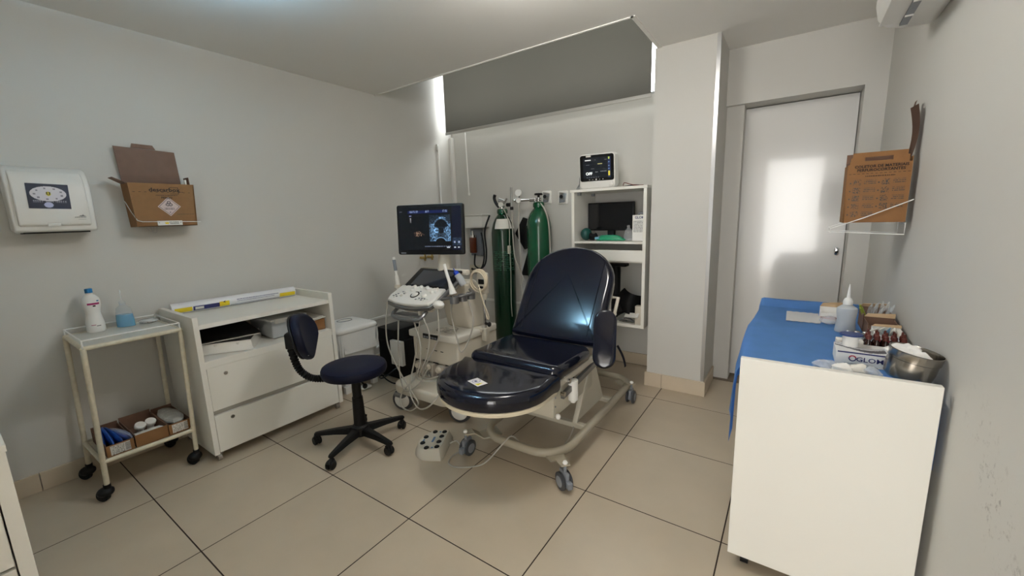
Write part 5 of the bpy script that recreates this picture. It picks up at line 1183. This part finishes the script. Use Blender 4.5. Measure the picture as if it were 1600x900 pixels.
for x in (RX0+.055, RX1-.05):
    for y in (RY0+.045, RY1-.05):
        bm = B(); cyl(bm, (x-.013, y, .022), (x+.013, y, .022), .022, n=18); box(bm, x-.017, x+.017, y-.012, y+.012, .02, .05, .003, 1); part('caster', bm, M_rubber, t)
xp = [(2.405, .47), (2.408, .58), (2.412, .70), (2.420, .765), (2.428, .786), (2.440, .7905), (2.50, .789), (2.60, .7885), (2.70, .7885), (2.80, .7885), (2.90, .789), (2.932, .789), (2.942, .78), (2.9435, .70), (2.944, .56)]
yp = [(1.1285, 0), (1.22, 0), (1.35, 0), (1.5, 0), (1.65, 0), (1.8, 0), (1.95, 0), (2.1, 0), (2.2, 0), (2.226, .002), (2.232, .042), (2.236, .0425), (2.264, .0425), (2.270, .03), (2.275, -.08), (2.278, -.22)]
def drape(u, v):
    i = min(int(u*(len(xp)-1)+1e-6), len(xp)-1); j = min(int(v*(len(yp)-1)+1e-6), len(yp)-1)
    x, z = xp[i]; y, dz = yp[j]
    if i <= 4:
        k = (4-i)/4; yy = (y-1.13)/1.13
        x += -.030*math.sin(PI*min(1, max(0, yy)))**1.5*(.55+.45*k)+.010*math.sin(y*17)*k; z += dz*(1-k)-.10*k*math.sin(y*3.1)*.5
    elif i >= 12: z += dz*.5*(i == 12)
    else: z += dz+(.0012*math.sin(x*31+y*19) if dz == 0 else 0)+(.0006*math.sin(x*70))
    return Vector((x, y, z))
bm = B(); sheet(bm, drape, len(xp)-1, len(yp)-1, -.0015)
solo('blue_drape', bm, M_blue, 'bright blue cloth draped over the white supply cart', 'drape', (2.684, 1.68, .788))
zd = .7915
# steel bowl with cotton
bx_, by_ = 2.876, 1.222
t = thing('steel_bowl', 'round stainless steel bowl at near corner of the cart', 'bowl', (bx_, by_, zd))
TB = T(bx_, by_, zd+.013) @ RX(.03) @ RY(.18) @ Matrix.Diagonal((1, 1, 1.15, 1))
bm = B(); lathe(bm, [(0, 0), (.048, 0), (.057, .008), (.0605, .030), (.0605, .056), (.0635, .058), (.064, .078), (.0655, .080), (.063, .081), (.0615, .076), (.058, .05), (.055, .012), (.046, .004), (0, .004)], 44, TB); part('bowl_body', bm, M_steel, t)
for i, (x, y, s) in enumerate(((-.028, .012, .028), (.006, .0, .026), (.022, -.022, .026), (-.004, .030, .024), (-.012, -.022, .024))):
    bm = B(); lump(bm, (bx_+x, by_+y, zd+.090+.006*(i % 2)-.15*x), (s, s*.9, s*.75), 31+i, .16, 14, 3.5)
    solo('cotton_ball', bm, M_cotton, 'white cotton ball in the steel bowl', 'cotton ball', (bx_+x, by_+y, zd+.05), 'cotton balls in the bowl')
# glove box with lettering
t = thing('glove_box', 'white and grey glove box with navy lettering beside the steel bowl', 'box', (2.80, 1.37, zd))
bm = B(); box(bm, 2.708, 2.905, 1.312, 1.428, zd, zd+.049, .0012, 1); gb = part('box_body', bm, M_white, t)
text('GLOM', .0225, plane_M((2.800, 1.3112, zd+.025), (1, 0, 0), (0, 0, 1)), M_navyp, gb, bold=.0003, sx=1.15)
bm = B(); lathe(bm, [(.0075, 0), (.0108, 0), (.0108, .0006), (.0075, .0006), (.0075, 0)], 24, plane_M((2.754, 1.3114, zd+.027), (1, 0, 0), (0, 0, 1)), closed=False); part('ring_logo', bm, M_navyp, gb)
bm = B()
for k in range(8): a0 = .4+k*.32; box(bm, -.0018, .0018, -.0017, .0017, 0, .0011, M=plane_M((2.754+.0091*math.cos(a0), 1.3113, zd+.027+.0091*math.sin(a0)), (1, 0, 0), (0, 0, 1)))
part('ring_logo_arc', bm, M_red, gb)
bm = B(); box(bm, 2.712, 2.90, 1.3112, 1.312, zd+.0445, zd+.049); part('top_stripe', bm, M_navyp, gb)
def swoosh(u, v):
    w = .5+.28*math.sin(u*5.2-.8)
    if abs(v-w) < .16*(.4+u): return (.10, .10, .12)
    if abs(v-w+.25) < .07: return (.45, .46, .50)
    return (.78, .78, .77)
printed('top_print', .195, .114, 60, 30, swoosh, plane_M((2.8065, 1.370, zd+.0494), (1, 0, 0), (0, 1, 0)), M_print, gb)
smallprint(plane_M((2.77, 1.3112, zd+.008), (1, 0, 0), (0, 0, 1)), .08, .004, 1, mat('grey_print', S(110, 110, 112)), gb, 17)
# tape reel on the glove box
t = thing('tape_reel', 'white tape reel with a dark blue flange on the glove box', 'tape', (2.752, 1.392, zd+.0498))
bm = B(); lathe(bm, [(0, 0), (.0225, 0), (.0235, .004), (.0235, .040), (0, .040)], 26, T(2.752, 1.392, zd+.0498)); part('tape_roll', bm, M_white, t)
bm = B(); lathe(bm, [(0, .040), (.033, .040), (.034, .042), (.033, .045), (.015, .046), (0, .046)], 28, T(2.752, 1.392, zd+.0498)); part('reel_flange', bm, mat('navy_flange', S(34, 54, 110), .35), t)
bm = B(); box(bm, 2.715, 2.795, 1.440, 1.470, zd, zd+.058, .002, 1); solo('white_packet', bm, M_label, 'white paper packet standing behind the tape reel', 'packet', (2.75, 1.45, zd))
# amber vials
proto = None
for i in range(10):
    x = 2.812+(i % 5)*.024; y = 1.475+(i//5)*.030+.004*(i % 2)
    lab = 'small dark amber vial with brown cap standing behind the glove box'
    if proto is None:
        v0 = thing('amber_vial', lab, 'vial', (x, y, zd), 0, 'amber vials on the cart')
        bm = B(); lathe(bm, [(0, 0), (.0105, 0), (.0112, .003), (.0112, .048), (.006, .056), (.006, .060), (0, .060)], 14); gl = part('vial_glass', bm, M_amber, v0, True)
        bm = B(); lathe(bm, [(0, .060), (.0085, .060), (.0080, .074), (.0045, .078), (.0035, .090), (0, .092)], 12); cp_ = part('vial_cap', bm, M_brcap, v0, True)
        proto = (v0, gl, cp_)
    else:
        v = proto[0].copy(); COL.objects.link(v); v.location = (x, y, zd)
        for ch in proto[1:]:
            c = ch.copy(); COL.objects.link(c); c.parent = v
proto = None
for i in range(7):
    x = 2.755+(i % 4)*.026+(i//4)*.012; y = 1.585+(i//4)*.032
    if proto is None:
        v0 = thing('clear_vial', 'small clear vial with silver cap between squeeze bottle and amber vials', 'vial', (x, y, zd), 0, 'clear vials on the cart')
        bm = B(); lathe(bm, [(0, 0), (.0105, 0), (.011, .003), (.011, .030), (.007, .038), (.007, .042), (0, .042)], 14); gl = part('vial_glass', bm, M_transl, v0, True)
        bm = B(); lathe(bm, [(0, .040), (.0095, .040), (.0095, .050), (.008, .052), (0, .052)], 14); cp_ = part('vial_cap', bm, M_alu, v0, True)
        proto = (v0, gl, cp_)
    else:
        v = proto[0].copy(); COL.objects.link(v); v.location = (x, y, zd)
        for ch in proto[1:]:
            c = ch.copy(); COL.objects.link(c); c.parent = v
# tall squeeze bottle
t = thing('squeeze_bottle', 'translucent squeeze bottle with tall pointed nozzle on the cart', 'bottle', (2.772, 1.80, zd))
SM = T(2.772, 1.80, zd) @ Matrix.Diagonal((1.0, .75, 1, 1))
bm = B(); lathe(bm, [(0, 0), (.036, 0), (.038, .006), (.034, .04), (.033, .06), (.037, .095), (.036, .108), (.018, .122), (.014, .126), (0, .126)], 26, SM); part('bottle_body', bm, M_transl, t)
bm = B(); lathe(bm, [(0, .124), (.0175, .124), (.0175, .140), (.013, .150), (.007, .155), (.004, .19), (.0018, .214), (0, .214)], 18, T(2.772, 1.80, zd)); part('nozzle', bm, mat('milky_white', S(225, 226, 224), .4), t)
# open cartons along the wall
def opencart(label, x0, x1, y0, y1, h, m, tilt=.0, flap=.05, band_=None):
    t = thing('supply_carton', label, 'carton', ((x0+x1)/2, (y0+y1)/2, zd), 0, 'open cartons on the supply cart')
    for nm, a in (('front_panel', (x0, x1, y0, y0+.002, zd+.001, zd+h*.8)), ('back_panel', (x0, x1, y1-.002, y1, zd+.001, zd+h)), ('side_panel', (x0, x0+.002, y0+.002, y1-.002, zd+.001, zd+h*.9)), ('side_panel', (x1-.002, x1, y0+.002, y1-.002, zd+.001, zd+h*.9)), ('bottom_panel', (x0, x1, y0, y1, zd, zd+.0015))):
        bm = B(); box(bm, *a); p_ = part(nm, bm, m, t)
        if nm == 'front_panel': fp_ = p_
    bm = B(); slab(bm, (x0, y1-.003, zd+h), (x1, y1-.003, zd+h), (x1, y1-.012+tilt, zd+h+flap), (x0+.01, y1-.012+tilt, zd+h+flap*.7), .002); part('flap', bm, mat('carton_inside', S(205, 176, 140), .8), t)
    if band_: bm = B(); box(bm, x0-.0006, x1+.0006, y0-.0006, y0+.0026, zd+h*.30, zd+h*.50); part('print_band', bm, band_, fp_)
    return t
opencart('open white carton with red band left of the tall squeeze bottle', 2.690, 2.790, 1.94, 2.06, .058, M_white, .0, .028, M_red)
opencart('open white carton near wall behind the amber vials', 2.845, 2.935, 1.60, 1.70, .062, M_white, .01, .012, M_red)
opencart('open brown carton against right wall, second from the amber vials', 2.835, 2.935, 1.71, 1.83, .072, M_card2, .01, .02)
opencart('open brown carton against right wall, farthest along the cart', 2.835, 2.935, 1.85, 2.00, .085, M_card2, .0, .02)
for i in range(8):
    x = 2.845+.011*i; y = 1.90+.02*(i % 3); M = T(x, y, zd+.055) @ RZ(.4*i) @ RX(.5-.12*(i % 4)) @ RY(.35*((i % 3)-1))
    bm = B(); cyl(bm, M @ Vector((0, 0, -.045)), M @ Vector((0, 0, .055)), .007, n=10); cyl(bm, M @ Vector((0, 0, .055)), M @ Vector((0, 0, .070)), .004, n=8)
    solo('syringe', bm, mat('syringe_green', S(150, 160, 60), .4) if i == 0 else M_clear, 'green-tipped syringe sticking up from the farthest brown carton' if i == 0 else 'clear wrapped syringe sticking up from the farthest brown carton', 'syringe', (x, y, zd+.02), 'syringes in the farthest carton')
for i in range(5):
    M = T(2.862+.012*i, 1.645+.006*(i % 2), zd+.040) @ RX(.5) @ RY(.3*(i-2)) @ RZ(.5*i)
    bm = B(); box(bm, -.016, .016, -.002, .002, -.03, .032, .0015, 1, M)
    solo('needle_packet', bm, mat('blue_white_packet', S(120, 170, 205), .35) if i == 2 else M_label, 'pale blue needle packet in white carton behind amber vials' if i == 2 else 'white needle packet in white carton behind amber vials', 'packet', (2.862+.012*i, 1.65, zd+.015), 'needle packets in the white carton')
bm = B(); lump(bm, (2.72, 1.905, zd+.022), (.034, .026, .020), 44, .1, 14, 4); solo('clear_pouch', bm, M_bag, 'crumpled clear pouch in front of the red-banded carton', 'pouch', (2.72, 1.905, zd))
# zigzag-edged sterilisation pouch lying flat
zz = []
n = 9
for k in range(n+1): zz.append((2.553+.137*k/n, 1.905+(.008 if k % 2 else 0)))
for k in range(n+1): zz.append((2.690-.137*k/n, 2.125+(0 if k % 2 else .010)))
bm = B(); prism(bm, zz, .0018, T(0, 0, zd)); solo('paper_pouch', bm, mat('grey_paper', S(205, 206, 208), .6), 'flat pale pouch with zigzag edges on the blue drape', 'pouch', (2.62, 2.01, zd))
for i, (x, y, s, m) in enumerate(((2.672, 1.185, .030, M_bag), (2.715, 1.175, .030, M_white), (2.755, 1.185, .028, M_label), (2.790, 1.175, .024, M_bag))):
    bm = B(); lump(bm, (x, y, zd+.024), (s, s*.8, .023), 60+i, .16, 14, 4); solo('gauze_packet', bm, m, ['clear film packet nearest the drape edge behind the end panel', 'white gauze packet behind the end panel, left of two', 'off-white gauze packet behind the end panel, right of two', 'clear film packet touching the steel bowl side'][i], 'packet', (x, y, zd), 'packets behind the end panel')

# ================================================================ CABINET AT LEFT EDGE OF VIEW
t = thing('white_side_cabinet', 'white cabinet corner cropped at the lower left edge', 'cabinet', (.46, -.72, 0))
for y in (-1.02, -.452):
    bm = B(); box(bm, .16, .765, y, y+.032, 0, .735, .001, 1); part('side_panel', bm, M_mdf, t)
bm = B(); box(bm, .155, .768, -1.024, -.417, .735, .755, .001, 1); part('top_board', bm, M_mdf, t)
for z0_, z1_ in ((.06, .38), (.39, .72)):
    bm = B(); box(bm, .745, .763, -.985, -.456, z0_, z1_, .001, 1); part('drawer', bm, M_mdf, t)
bm = B(); box(bm, .17, .73, -.986, -.454, .02, .73); part('inner_carcass', bm, M_mdf, t)
